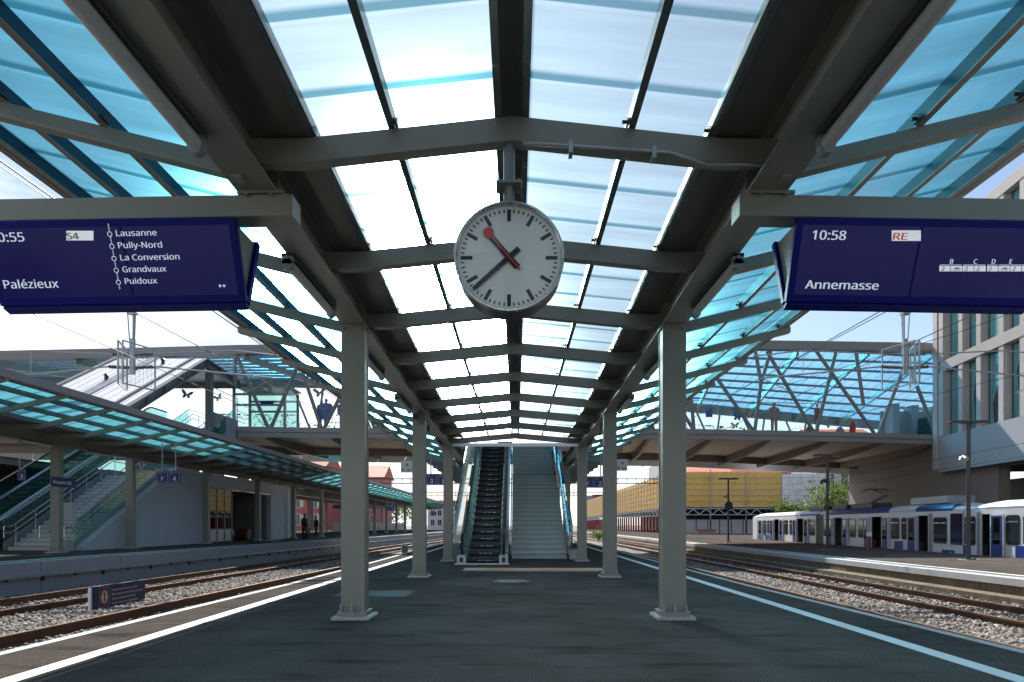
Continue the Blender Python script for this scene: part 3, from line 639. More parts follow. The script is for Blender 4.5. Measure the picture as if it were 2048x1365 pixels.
# ================================================================== DEPARTURE DISPLAYS
SCREEN = mat('display_screen', (0.004, 0.003, 0.020), 0.14, 0, 0.25, 1.2, spec=0.3, emit=(0.008, 0.008, 0.09), es=0.28, rv=0.04)
LABELW = mat('screen_white', (0.7, 0.72, 0.75), 0.5, 0, 0.03, 5, emit=(0.7, 0.72, 0.78), es=0.28)
REDTXT = mat('screen_red', (0.5, 0.05, 0.03), 0.5, 0, 0.03, 5, emit=(0.5, 0.06, 0.03), es=0.2)
YT, YB_, ZT_, ZB_ = 4.42, 4.605, 3.47, 2.915
XA, XB = 2.075, 3.96
drop = lambda ax: .018 * (ax - 1.8)
def disp(s, label):
    t = thing('departure_display', label, 'departure display', (CX + s * (XA + XB) / 2, 4.65, 3.7), 'departure displays')
    X = lambda a: CX * 0 + s * a
    def slab(pts, x0, x1, mb):                         # pts in (y, z); sloped with the support arm
        mb.prism(pts, lambda p, q: (X(q), p[0], p[1] - drop(q)), x0, x1); return mb
    # arm and brackets
    obj('support_arm', slab([(4.56, 3.55), (4.74, 3.55), (4.74, 3.715), (4.56, 3.715)], 1.70, 4.35, MB()), STEEL, t, bev=.006)
    mb = MB(); slab([(4.555, 3.722), (4.745, 3.722), (4.745, 3.748), (4.555, 3.748)], 1.78, 2.12, mb)
    for x in (1.85, 2.04): mb.cyl((X(x), 4.54, 3.70), (0, .014, 0), .012, 6)
    obj('bracket', mb, STEEL, t)
    yb2, yt2 = 4.695, 4.88
    for nm, (yt, yb, dy) in (('front', (YT, YB_, 1)), ('rear', (yt2, yb2, -1))):
        cas = obj('casing', slab([(yt, ZT_), (yb, ZB_), (yb + dy * .052, ZB_ + .018), (yt + dy * .052, ZT_ + .018)], XA, XB, MB()), BLUE, t, bev=.008)
        if nm == 'rear': continue
        up = Vector((0, YT - YB_, ZT_ - ZB_)); Lh = up.length; up.normalize(); nrm = Vector((0, -up.z, up.y))
        def pt(a, b, e=.002):                          # a: |X|, b: metres down the face
            return Vector((X(a), YT, ZT_ - drop(a))) - up * b + nrm * e
        for (a0, a1) in ((XA + .048, 2.995), (3.012, XB - .048)) if s > 0 else ((XA + .048, 2.915), (2.932, XB - .048)):
            c = [pt(a0, .048), pt(a1, .048), pt(a1, Lh - .055), pt(a0, Lh - .055)]
            obj('screen', MB().quad(*c), SCREEN, t)
        def sp(u, v, e=.005):
            f = (v - 432.0) / 172.0; a = abs(u - U0) * (YT + (YB_ - YT) * f) / K
            f2 = f - drop(a) * 0; return pt(a, f2 * Lh - drop(a) * .9, e)
        mpp = 4.5 / K; mb = MB(); ml = MB(); mr_ = MB(); mk = MB()
        ex = Vector((1, 0, -.018 * s))
        def tx(m_, str_, u, v, w, cap, al='l'): put_text(m_, str_, sp(u, v), ex, up, cap * mpp / .70, width=None if w is None else w * mpp, align=al)
        def rect(m_, u0, v0, u1, v1, e=.004): m_.quad(sp(u0, v1, e), sp(u1, v1, e), sp(u1, v0, e), sp(u0, v0, e))
        if s < 0:
            tx(mb, '10:55', 53, 481, 66, 20, 'r'); tx(mb, 'Palézieux', 13, 577, 110, 19)
            for st, u, v, w in (('Lausanne', 235, 470.6, 80), ('Pully-Nord', 239.3, 494.7, 87), ('La Conversion', 243.6, 519.3, 118), ('Grandvaux', 247.8, 543.4, 88), ('Puidoux', 252.6, 567.5, 65)): tx(mb, st, u, v, w, 13)
            rect(ml, 135, 460, 189, 479); tx(mk, 'S4', 138, 477, 23, 14)
            cs = [(221.4, 466.4), (225.7, 491), (230, 515.4), (234.5, 539.4), (238.7, 564)]
            for u, v in cs:
                o = len(mb.v); n = 20; c = sp(u, v); exn = ex.normalized()
                for r_ in (4.9, 3.5): mb.v += [tuple(c + (exn * math.cos(2 * math.pi * j / n) + up * math.sin(2 * math.pi * j / n)) * r_ * mpp) for j in range(n)]
                for j in range(n): mb.f.append((o + j, o + (j + 1) % n, o + n + (j + 1) % n, o + n + j)); mb.m.append(0)
            for i in range(46):
                v = 447 + i * 2.9; u = 218.2 + (v - 447) * .176
                if all(abs(v - c_[1]) > 6 for c_ in cs): rect(mb, u - 1.2, v - .75, u + 1.2, v + .75)
            for u in (441, 449):
                c = sp(u, 571.5); mb.add([c + (ex.normalized() * math.cos(2 * math.pi * j / 12) + up * math.sin(2 * math.pi * j / 12)) * 2.6 * mpp for j in range(12)], [tuple(range(12))])
        else:
            tx(mb, '10:58', 1623, 477, 66, 20); tx(mb, 'Annemasse', 1609, 577, 148, 19)
            rect(ml, 1782, 459, 1840, 480); tx(mr_, 'RE', 1784, 477.5, 27, 15)
            xs = [1876, 1898.5, 1922.5, 1945.5, 1969.5, 1993.5, 2017, 2040, 2064]
            for i in range(8):
                rect(ml, xs[i] + (.6 if i != 4 else 2), 530, xs[i + 1] - .6, 541.5)
                if i in (1, 5):
                    um = (xs[i] + xs[i + 1]) / 2
                    for du in (-4, 4):
                        c = sp(um + du, 537.5, .007); o = len(mk.v); n = 12
                        for r_ in (2.9, 2.2): mk.v += [tuple(c + (Vector((1, 0, 0)) * math.cos(2 * math.pi * j / n) + up * math.sin(2 * math.pi * j / n)) * r_ * mpp) for j in range(n)]
                        for j in range(n): mk.f.append((o + j, o + (j + 1) % n, o + n + (j + 1) % n, o + n + j)); mk.m.append(0)
                    for p, q in (((-4, 537.5), (-1.5, 534)), ((-1.5, 534), (2.5, 534)), ((2.5, 534), (4, 537.5)), ((-1.5, 534), (0, 537.5)), ((0, 537.5), (2.5, 534))):
                        mk.bar(sp(um + p[0], p[1], .007), sp(um + q[0], q[1], .007), .003, .001, nrm)
                else: put_text(mk, '2', sp(xs[i] + 4, 540, .007), ex, up, 9 * mpp / .7)
            for ch, u in (('B', 1897), ('C', 1944), ('D', 1980), ('E', 2015)): tx(mb, ch, u, 526, None, 10.5)
            for u0_, u1_ in ((1878, 1921), (1924, 1968), (1972, 1992), (1995, 2062)): rect(mb, u0_, 527.6, u1_, 528.6)
        obj('lettering', mb, TEXTM, cas); obj('label_field', ml, LABELW, cas)
        if mr_.v: obj('lettering', mr_, REDTXT, cas, label='red train type letters on a white field')
        def lift(m_):
            m_.v = [tuple(Vector(v) + nrm * .003) for v in m_.v]; return m_
        obj('lettering', lift(mk), INK, cas, label='dark letters on a white field')
    # side infill, bottom lip with rivets
    for a0, a1 in ((XA + .03, XA + .045), (XB - .045, XB - .03)):
        mb = MB(); slab([(YT + .05, ZT_ + .0), (YB_ + .02, ZB_ + .02), (yb2 - .02, ZB_ + .02), (yt2 - .05, ZT_)], a0, a1, mb); obj('side_panel', mb, STEEL, t)
    mb = MB(); slab([(YB_ + .018, ZB_ - .012), (yb2 - .01, ZB_ - .035), (yb2 - .01, ZB_ + .03), (YB_ + .018, ZB_ + .03)], XA + .01, XB - .01, mb); obj('bottom_lip', mb, BLUE, t)
    mb = MB()
    for i in range(28): a = XA + .05 + i * .066; mb.cyl((X(a), YB_ + .0135, ZB_ + .008 - drop(a)), (0, .003, 0), .004, 6)
    obj('rivet', mb, STAINLESS, t)
    mb = MB(); slab([(YT + .05, ZT_ + .004), (yt2 - .05, ZT_ + .004), (yt2 - .05, ZT_ + .03), (YT + .05, ZT_ + .03)], XA + .25, XB - .1, mb)
    slab([(4.60, 3.49), (4.70, 3.49), (4.70, 3.552), (4.60, 3.552)], XA + .4, XB - .3, mb); obj('hanger_plate', mb, BLUE, t)
    return t
disp(-1, 'blue double sided departure display reading Palézieux hung under the left beam')
disp(1, 'blue double sided departure display reading Annemasse hung under the right beam')

# ================================================================== SIGNS AND SPEAKERS OF THE MIDDLE PLATFORM
def sign_board(root, cx, y, cz, w, h, cells, facing=-1, name='board'):
    """blue board whose cells are framed squares with a small caption and a big character"""
    b = obj(name, MB().box(cx - w / 2, cx + w / 2, y, y + .05, cz - h / 2, cz + h / 2), SIGNBLUE, root, bev=.004)
    mb = MB(); n = len(cells); cw = w / n; yy = y - .003
    for i, (cap, ch) in enumerate(cells):
        x0 = cx - w / 2 + i * cw + cw * .07; x1 = x0 + cw * .86; z0 = cz - h * .42; z1 = cz + h * .42; t = h * .014
        for q in ((x0, x1, z0, z0 + t), (x0, x1, z1 - t, z1), (x0, x0 + t, z0 + t, z1 - t), (x1 - t, x1, z0 + t, z1 - t)):
            mb.quad((q[0], yy, q[2]), (q[1], yy, q[2]), (q[1], yy, q[3]), (q[0], yy, q[3]))
        put_text(mb, cap, (x0 + cw * .10, yy, z1 - h * .17), (1, 0, 0), (0, 0, 1), h * .13)
        put_text(mb, ch, ((x0 + x1) / 2, yy, z0 + h * .10), (1, 0, 0), (0, 0, 1), h * .62, align='c')
    obj('lettering', mb, TEXTW, b); return b
def hung_sign(label, cx, y, cz, w, h, cells, zup, group=None, rods=2):
    t = thing('platform_sign', label, 'platform sign', (cx, y + .02, cz), group)
    sign_board(t, cx, y, cz, w, h, cells)
    for dx in ((-w * .28, w * .28) if rods == 2 else (-w * .3,)):
        mb = MB(); mb.cyl((cx + dx, y + .025, (cz + h / 2 + zup) / 2), (0, 0, (zup - cz - h / 2) / 2), .018, 8); obj('hanger_rod', mb, GALV, t)
    return t
ya = 20.6; k_ = K / ya
def at(u, v, Y): p = P(u, v, Y); return p.x, p.z
x0, z0 = at(851, 970.5, ya); x1, z1 = at(899.5, 948, ya)
hung_sign('blue platform sign reading 3 F seen past the second left column', (x0 + x1) / 2, ya, (z0 + z1) / 2, x1 - x0, z1 - z0, [('Voie', '3'), ('Secteur', 'F')], 4.15, 'signs hung from the middle canopy')
x0, z0 = at(1163.5, 976, ya); x1, z1 = at(1212, 953, ya)
hung_sign('blue platform sign reading F 2 seen past the third right column', (x0 + x1) / 2, ya, (z0 + z1) / 2, x1 - x0, z1 - z0, [('Secteur', 'F'), ('Voie', '2')], 4.15, 'signs hung from the middle canopy')
for nm, ua, ub, va, vb, lab in (('l', 801.5, 825, 922.5, 945.5, 'white kilometre board 4 6 04 on the second left column'), ('r', 1232, 1255, 919, 942, 'white kilometre board 4 6 04 on the second right column')):
    Y = 13.90; x0, z0 = at(ua, vb, Y); x1, z1 = at(ub, va, Y)
    t = thing('kilometre_board', lab, 'kilometre board', ((x0 + x1) / 2, Y, (z0 + z1) / 2))
    obj('board', MB().box(x0, x1, Y, Y + .012, z0, z1), mat('board_white', (0.62, 0.65, 0.66), 0.5, 0, 0.05, 6), t, bev=.003)
    mb = MB(); w = x1 - x0; h = z1 - z0
    put_text(mb, '4', (x0 + w * .55, Y - .003, z0 + h * .52), (1, 0, 0), (0, 0, 1), h * .52, align='c', bold=0.012); put_text(mb, '6', (x0 + w * .20, Y - .003, z0 + h * .10), (1, 0, 0), (0, 0, 1), h * .50, align='c'); put_text(mb, '04', (x0 + w * .68, Y - .003, z0 + h * .10), (1, 0, 0), (0, 0, 1), h * .36, align='c')
    obj('lettering', mb, INK, t)
    mb = MB(); xs_ = CX + (-1 if nm == 'l' else 1) * (bx(13.6) + .15); mb.box(min(xs_, (x0 + x1) / 2), max(xs_, (x0 + x1) / 2), Y + .013, Y + .04, (z0 + z1) / 2 - .015, (z0 + z1) / 2 + .015); obj('bracket', mb, GALV, t)
SPK = mat('speaker_grey', (0.16, 0.165, 0.16), 0.5, 0.1, 0.1, 6)
for u, v, Y, lab in ((835, 836, 13.6, 'round grey loudspeaker on top of the second left column'), (920, 928, 25.5, 'small round loudspeaker on the fourth left column'), (1143.5, 929, 25.5, 'small round loudspeaker on the fourth right column')):
    p = P(u, v, Y); t = thing('loudspeaker', lab, 'loudspeaker', p)
    mb = MB(); rs = [(.06, .08), (.085, .05), (.092, -.05), (.085, -.07), (.07, -.072)]; n = 24
    mb.sweep([[(p.x + r_ * math.cos(2 * math.pi * j / n), p.y - .09 + yy, p.z + r_ * math.sin(2 * math.pi * j / n)) for j in range(n)] for r_, yy in rs]); obj('housing', mb, SPK, t, smooth=True)
    mb = MB(); mb.cyl((p.x, p.y - .164, p.z), (0, .003, 0), .066, 24); obj('grille', mb, DARK, t)
    mb = MB(); mb.box(p.x - .012, p.x + .012, p.y - .06, p.y + .01, p.z + .08, p.z + .10); mb.cyl((p.x + .09, p.y - .01, p.z - .13), (0, .012, 0), .02, 10); obj('bracket', mb, DARK, t)

# ================================================================== STAIRS AND ESCALATORS
def stairs(label, x0, x1, y0, z0, ztop_, rails, cheek, group, cheekmat=STAINLESS):
    """two flights of twenty risers with a landing"""
    t = thing('staircase', label, 'staircase', ((x0 + x1) / 2, y0, z0), group)
    n = 20; rise = (ztop_ - z0) / (2 * n); go = .285; run = go * n; land = 1.4
    for f in range(2):
        yb = y0 + f * (run + land); zb = z0 + f * rise * n; mb = MB(); me_ = MB()
        for i in range(n):
            mb.box(x0, x1, yb + i * go, yb + (i + 1) * go + .02, zb + i * rise + (0 if i == 0 else -.12), zb + (i + 1) * rise - .004)
            me_.box(x0, x1, yb + i * go - .012, yb + i * go + .035, zb + (i + 1) * rise - .020, zb + (i + 1) * rise)
        fl = obj('flight', mb, STEP, t); obj('step_nosing', me_, mat('nosing', (0.20, 0.24, 0.25), 0.6, 0, 0.1, 8), fl)
        mb = MB(); mb.px([(yb + go, zb - .05), (yb + run, zb + n * rise - .25), (yb + run, zb + n * rise - .45), (yb + go, zb - .25 if f else zb - .05)], x0, x1); obj('slab', mb, CONC, t)
    zl = z0 + n * rise
    obj('landing', MB().box(x0, x1, y0 + run, y0 + run + land, zl - .3, zl), STEP, t)
    obj('top_landing', MB().box(x0, x1, y0 + 2 * run + land, y0 + 2 * run + land + 2.2, ztop_ - .3, ztop_ - .002), STEP, t)
    line = [(y0 - .35, z0), (y0, z0), (y0 + run, zl), (y0 + run + land, zl), (y0 + 2 * run + land, ztop_), (y0 + 2 * run + land + 2, ztop_)]
    for x, sd in rails:                                # stainless double handrail with posts
        for hh, nm in ((.92, 'handrail'), (.68, 'lower_handrail')):
            mb = MB(); pts = [(x, y, z + hh) for y, z in line]; mb.tube([(x, line[0][0], z0 + hh - .18)] + pts, .022, 8); obj(nm, mb, STAINLESS, t, smooth=True)
        mb = MB()
        for k in range(15):
            yy = y0 + .2 + k * .95; zz = np.interp(yy, [a for a, b in line], [b for a, b in line]); mb.cyl((x, yy, zz + .46), (0, 0, .46), .016, 8)
        obj('rail_post', mb, STAINLESS, t, kind='stuff')
    for x, w, hh in cheek:                             # side cheek with glass above
        mb = MB(); mb.px([(y0 - .1, z0), (y0 - .1, z0 + .30), (y0 + run, zl + .30), (y0 + run + land, zl + .30), (y0 + 2 * run + land, ztop_ + .30), (y0 + 2 * run + land, ztop_ - .5), (y0 + run + land, zl - .5), (y0 + run, zl - .5), (y0 + .9, z0)], x, x + w); obj('stringer', mb, cheekmat, t)
        mb = MB(); mb.px([(y0 - .1, z0 + .302), (y0 - .1, z0 + hh), (y0 + run, zl + hh), (y0 + run + land, zl + hh), (y0 + 2 * run + land, ztop_ + hh), (y0 + 2 * run + land, ztop_ + .302), (y0 + run + land, zl + .302), (y0 + run, zl + .302)], x + w / 2 - .006, x + w / 2 + .006); obj('glass_panel', mb, GREENGLASS, t)
        mb = MB(); pts = [(x + w / 2, y, z + hh + .012) for y, z in line[1:]]; mb.tube(pts, .02, 8); obj('glass_rail', mb, STAINLESS, t)
    return t
def esc_line(y0, z0, ztop_):
    """comb line: flat, rising at 30 degrees, flat"""
    tn = math.tan(R(30)); r = 1.1; ys_ = []
    L1 = (ztop_ - z0) / tn; pts = [(y0, z0), (y0 + .75, z0)]
    for k in range(1, 7): a = R(30) * k / 6; pts.append((y0 + .75 + r * math.sin(a), z0 + r * (1 - math.cos(a))))
    yA, zA = pts[-1]; zB = ztop_ - r * (1 - math.cos(R(30))); yB = yA + (zB - zA) / tn; pts.append((yB, zB))
    for k in range(5, -1, -1): a = R(30) * k / 6; pts.append((yB + r * (math.sin(R(30)) - math.sin(a)), ztop_ - r * (1 - math.cos(a))))
    pts.append((pts[-1][0] + 1.3, ztop_)); return pts
def escalator(label, xl, xr, y0, z0, ztop_, outer_glass=None, group=None):
    t = thing('escalator', label, 'escalator', ((xl + xr) / 2, y0, z0), group)
    pts = esc_line(y0, z0, ztop_); py_, pz_ = [a for a, b in pts], [b for a, b in pts]; fz = lambda y: float(np.interp(y, py_, pz_))
    n = int((py_[-1] - y0 - .8) / .4)
    for i in range(n):
        y = y0 + .3 + i * .4; zt = fz(y + .42); zb = fz(y)
        mb = MB(); mb.box(xl, xr, y, y + .40, zt - .02, zt)
        # curved ribbed riser
        rr = max(.012, zt - zb); mb.sweep([[(xl, y + .035 * math.sin(math.pi * q / 6), zt - .02 - (rr - .015) * q / 6), (xr, y + .035 * math.sin(math.pi * q / 6), zt - .02 - (rr - .015) * q / 6), (xr, y + .06 + .035 * math.sin(math.pi * q / 6), zt - .02 - (rr - .015) * q / 6), (xl, y + .06 + .035 * math.sin(math.pi * q / 6), zt - .02 - (rr - .015) * q / 6)] for q in range(7)])
        o = obj('escalator_step', mb, ESC, t)
        if zt - zb > .05:
            mb = MB()
            for c in range(3): xx = xl + (xr - xl) * (.35 + .15 * c) + rng.uniform(-.03, .03); mb.box(xx, xx + .09, y - .004, y + .012, zt - .018, zt + .002)
            obj('step_glint', mb, STAINLESS, o)  # short bright bits added as glints along the step
    mb = MB(); mb.box(xl - .32, xr + .32, y0 - .42, y0 + .02, z0 + .003, z0 + .018); obj('comb_plate', mb, WHITE if z0 < .1 else STAINLESS, t)
    for s, xe in ((-1, xl), (1, xr)):
        b = lambda a: xe + s * a
        sec = [(.01, -.30), (.01, .20), (.06, .26), (.20, .26), (.27, .20), (.27, -.55)]
        yy = [y for y in py_ if y > y0 + .1]
        mb = MB(); mb.sweep([[(b(x), y, max(fz(y) + z, z0 + .003)) for x, z in sec] for y in [y0 + .35] + yy]); sk = obj('balustrade_skirt', mb, STAINLESS, t)
        mb = MB(); mb.sweep([[(b(.135), y, fz(y) + .262), (b(.147), y, fz(y) + .262), (b(.147), y, fz(y) + .90), (b(.135), y, fz(y) + .90)] for y in [y0 + .45] + yy]); obj('balustrade_glass', mb, GREENGLASS, t)
        hp = [(b(.14), y0 + .15, z0 + .30), (b(.14), y0 + .02, z0 + .42), (b(.14), y0 - .06, z0 + .60), (b(.14), y0 - .02, z0 + .80), (b(.14), y0 + .14, z0 + .91)] + [(b(.14), y, fz(y) + .93) for y in [y0 + .5] + yy]
        mb = MB(); mb.tube(hp, .042, 10); obj('handrail', mb, BLACK, t, smooth=True)
        mb = MB(); mb.box(min(b(0), b(.28)), max(b(0), b(.28)), y0 - .12, y0 + .36, z0 + .004, z0 + .27); nw = obj('newel_base', mb, mat('newel_grey', (0.42, 0.45, 0.45), 0.4, 0.5, 0.05, 4), t, bev=.02)
        mb = MB(); mb.box(min(b(.09), b(.19)), max(b(.09), b(.19)), y0 - .13, y0 - .121, z0 + .06, z0 + .20); obj('handrail_inlet', mb, BLACK, nw)
    if outer_glass is not None:
        x = outer_glass; mb = MB(); yy = [y for y in py_ if y > y0 + .6]
        mb.sweep([[(x, y, fz(y) - .3), (x + .012, y, fz(y) - .3), (x + .012, y, fz(y) + 1.55), (x, y, fz(y) + 1.55)] for y in [y0 + .7] + yy]); obj('outer_glass', mb, FROST, t)
        mb = MB(); mb.sweep([[(x - .03, y, fz(y) + 1.55), (x + .04, y, fz(y) + 1.55), (x + .04, y, fz(y) + 1.59), (x - .03, y, fz(y) + 1.59)] for y in [y0 + .7] + yy]); obj('glass_rail', mb, STAINLESS, t)
    return t
ZD = 6.86
stairs('pale concrete stairs rising to the footbridge beside the escalator on the middle platform', -.15, 1.80, 21.2, 0, ZD, [(1.88, 1), (-.18, -1)], [(1.97, .05, 1.15)], 'stairs to the footbridge', GALV)
escalator('dark stepped escalator with black handrails on the middle platform', -1.53, -.52, 18.45, 0, ZD, -1.98, 'escalators to the footbridge')
t = thing('bollard_box', 'light grey box at the foot of the right stair handrail', 'box', (1.98, 20.9, 0))
mb = MB(); mb.box(1.86, 2.12, 20.75, 21.1, 0, .32); obj('box_body', mb, CONC_L, t, bev=.01)
mb = MB(); mb.box(1.85, 2.13, 20.74, 21.11, .322, .345); obj('lid', mb, GALV, t)
t = thing('notice_board', 'narrow grey notice board beside the right stair handrail', 'notice board', (2.28, 20.9, 0))
mb = MB(); mb.box(2.2, 2.24, 20.9, 20.93, 0, 2.0); mb.box(2.34, 2.38, 20.9, 20.93, 0, 2.0); obj('post', mb, DARK, t)
mb = MB(); mb.box(2.19, 2.39, 20.87, 20.895, 1.1, 1.95); obj('board', mb, STAINLESS, t)

# ================================================================== LEFT PLATFORM: CANOPY, STAIRS, WAITING ROOM
canopy2 = thing('platform_canopy', 'grey steel canopy with aqua roof sheets over the left platform', 'station canopy', (-16, 21, Z2))
RY2 = [4.9 + 1.91 * i for i in range(58)]
YW2 = [4.0] + RY2 + [RY2[-1] + 1]
ZB2, ZT2 = ZB + Z2, ZT + Z2
Y2s = [4.0, 14, 24, 34, 44, 60, 80, YW2[-1]]
obj('beam', ibeam(lambda y: 0.0, 1, -16.15, ZB2, ZT2, Y2s), STEEL, canopy2)
obj('beam', ibeam(lambda y: 0.0, 1, -23.6, ZB2, ZT2, Y2s), STEEL, canopy2)
CY2 = [14.8, 20.8, 24.8, 30.9, 37.1, 43.0, 49.2, 55.4, 61.6, 67.8, 74, 80.2, 86.4, 92.6, 98.8, 105]
for y in CY2:
    column(canopy2, -16.0, y, Z2, ZB2); column(canopy2, -23.45, y, Z2, ZB2)
T2, XG = -12.25, -14.50
z2 = lambda x: 4.19 if x < XG else 4.19 + .235 * (x - XG)
for y in RY2:
    mb = MB(); po = [(-15.98, 4.12), (XG, 4.12), (T2, z2(T2) - .05), (T2, z2(T2) + .06), (XG, 4.26), (-15.98, 4.26)]
    mb.py([po[0], po[1], po[4], po[5]], y - .05, y + .05); mb.py([po[1], po[2], po[3], po[4]], y - .05, y + .05); obj('wing_rafter', mb, STEEL, canopy2)
ZERO = 0.0
for x, nm, w, h, m in ((XG + .05, 'purlin', .055, .12, PURLIN), (-13.75, 'purlin', .055, .12, PURLIN), (-13.0, 'purlin', .055, .12, PURLIN), (T2 - .22, 'eave_beam', .07, .18, PURLIN), (T2 - .02, 'eave_gutter', .12, .20, FASCIA)):
    runs(canopy2, nm, lambda y: x, lambda y: z2(x) + .065 - (.06 if nm == 'eave_gutter' else 0), w, h, [YW2[0], 30, 60, YW2[-1]], m, 1, 0, False, .255)
for i in range(len(YW2) - 1):
    ya, yb = YW2[i], YW2[i + 1]; zz = lambda x: z2(x) + .187
    obj('roof_panel', MB().quad((T2 - .12, ya, zz(T2 - .12)), (XG + .05, ya, zz(XG + .05)), (XG + .05, yb, zz(XG + .05)), (T2 - .12, yb, zz(T2 - .12))), PANEL_2, canopy2)
mb = MB(); mb.box(-15.83, XG + .03, 4, YW2[-1], 4.29, 4.32); obj('gutter_sheet', mb, DARKSHEET, canopy2)
mb = MB(); mb.box(-23.3, -16.2, 4, 20.5, 4.36, 4.40); mb.box(-23.3, -16.2, 45, YW2[-1], 4.36, 4.40); mb.box(-27, -23.62, 4, YW2[-1], 4.32, 4.36); obj('roof_sheet', mb, DARKSHEET, canopy2)
for k in range(10):
    tube_lamp(-15.80, 16.1 + 3.0 * k, ZB2 - .006, f'{ORD[k]} tube lamp along the beam of the left platform canopy', 'tube lamps under the left canopy', 1.30)

# concrete block under the stairs with the waiting room
wr = thing('waiting_room', 'grey concrete waiting room block under the stairs of the left platform', 'waiting room', (-16.5, 33, Z2))
mb = MB(); mb.px([(22.75, Z2), (32.1, Z2), (32.1, 3.95), (29.0, 3.95), (22.75, Z2 + .12)], -16.72, -16.42); mb.box(-16.72, -16.42, 32.1, 40.2, 3.22, 3.95); mb.box(-16.72, -16.42, 40.2, 44.0, Z2, 3.95)
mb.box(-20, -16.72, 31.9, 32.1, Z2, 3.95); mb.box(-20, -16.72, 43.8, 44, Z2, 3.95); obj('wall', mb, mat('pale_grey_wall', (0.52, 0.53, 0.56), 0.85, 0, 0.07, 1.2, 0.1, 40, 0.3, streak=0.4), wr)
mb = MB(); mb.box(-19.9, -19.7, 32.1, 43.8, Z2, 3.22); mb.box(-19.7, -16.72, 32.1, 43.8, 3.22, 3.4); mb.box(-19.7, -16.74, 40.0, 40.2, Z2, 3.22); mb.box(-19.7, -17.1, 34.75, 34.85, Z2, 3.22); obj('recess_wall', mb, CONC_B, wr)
mb = MB(); mb.box(-16.5, -16.43, 34.7, 40.1, 3.17, 3.215); obj('lintel_light', mb, STAINLESS, wr)
win = obj('glazed_front', MB().box(-16.50, -16.46, 32.2, 34.7, .95, 3.15), glass('dark_window', (0.10, 0.16, 0.16), 0.16, 0.02), wr)
mb = MB()
for y in (32.15, 33.0, 33.85, 34.68): mb.box(-16.53, -16.43, y, y + .07, Z2, 3.2)
for z in (.92, 2.82, 3.14): mb.box(-16.52, -16.435, 32.22, 34.68, z, z + .06)
obj('window_frame', mb, STEEL, win)
mb = MB(); mb.box(-16.50, -16.46, 32.22, 34.68, Z2 + .05, .92); obj('kick_panel', mb, GALV, wr)
stairs('pale concrete stairs rising to the footbridge on the left platform', -19.4, -16.85, 22.9, Z2, ZD, [(-16.98, 1), (-19.25, -1), (-17.9, 1)], [(-16.80, .09, 1.2), (-19.5, .06, 1.2)], 'stairs to the footbridge', CONC)
escalator('dark escalator with bright skirting beside the stairs of the left platform', -21.6, -20.6, 21.0, Z2, ZD, None, 'escalators to the footbridge')
t = thing('handrail_stand', 'steel stand with notice and bent handrail at the foot of the left stairs', 'handrail', (-16.5, 22.4, Z2))
mb = MB(); mb.tube([(-16.95, 22.3, Z2), (-16.95, 22.3, Z2 + .82), (-16.7, 22.3, Z2 + .88), (-16.2, 22.3, Z2 + .88)], .025, 8); obj('rail', mb, STAINLESS, t)
mb = MB(); mb.cyl((-16.8, 22.2, Z2 + 1.0), (0, 0, 1.0), .02, 8); obj('post', mb, DARK, t)
mb = MB(); mb.box(-16.78, -16.40, 22.18, 22.2, Z2 + 1.15, Z2 + 1.8); obj('notice', mb, mat('notice_paper', (0.45, 0.5, 0.52), 0.6, 0, 0.1, 14), t)
mb = MB(); mb.box(-16.98, -16.48, 22.0, 22.35, Z2, Z2 + .42); obj('foot_block', mb, CONC_L, t, bev=.01)

# sloping roofs over the stairs
ROOFW = mat('roof_white_metal', (0.82, 0.82, 0.82), 0.45, 0.0, 0.04, 1.5)
def stair_roof(label, dx, dy, low, vents=()):
    sr = thing('stair_roof', label, 'stair roof', (-19.2 + dx, 32.5 + dy, 6), 'white roofs over the stairs')
    pr = [(25.0 - low + dy, 5.76 - .592 * low), (32.5 + dy, 10.2), (36.3 + dy, 9.95)]
    def slab(mb, xa, xb, za, zb):
        for (ya, a), (yb, b) in zip(pr[:-1], pr[1:]):
            mb.px([(ya, a + za), (yb, b + za), (yb, b + zb), (ya, a + zb)], xa + dx, xb + dx)
        return mb
    rs = slab(MB(), -21.55, -16.95, -.12, 0)
    for i in range(9): x = -21.1 + i * .48; slab(rs, x, x + .014, 0, .02)
    obj('roof_sheet', rs, ROOFW, sr)
    obj('walkway_strip', slab(MB(), -19.85, -19.35, .031, .06), mat('roof_grey_strip', (0.33, 0.33, 0.37), 0.5, 0.3, 0.1, 2), sr)
    obj('edge_beam', slab(MB(), -21.75, -21.55, -.40, .10), FASCIA, sr); obj('edge_gutter', slab(MB(), -17.55, -17.40, .031, .07), DARK, sr)
    mb = MB(); slab(mb, -16.95, -16.70, -.06, .02); slab(mb, -16.90, -16.88, -.42, -.06); slab(mb, -16.95, -16.70, -.46, -.42)
    for k in range(8): y = 26 + dy + k * 1.35; z = np.interp(y - dy, [25, 32.5, 36.3], [5.76, 10.2, 9.95]); mb.box(-16.88 + dx, -16.74 + dx, y, y + .02, z - .42, z - .06)
    obj('edge_beam', mb, STEEL2, sr)
    mb = MB(); mb.box(-21.75 + dx, -16.7 + dx, 36.3 + dy, 36.36 + dy, 9.45, 9.98); obj('end_fascia', mb, STEEL2, sr)
    for x in (-17.1 + dx, -21.3 + dx):
        mb = MB(); mb.box(x - .16, x + .16, 33.3 + dy, 33.62 + dy, 3.4, 9.66); obj('post', mb, STEEL2, sr, bev=.01)
    for u, v, Y in vents:
        p = P(u, v, Y); mb = MB(); z = np.interp(p.y, [25, 32.5], [5.76, 10.2]); mb.cyl((p.x, p.y, z + .12), (0, 0, .12), .09, 10); mb.tube([(p.x, p.y, z + .22), (p.x, p.y, z + .34)], [.14, .02], 10); obj('vent', mb, DARK, sr)
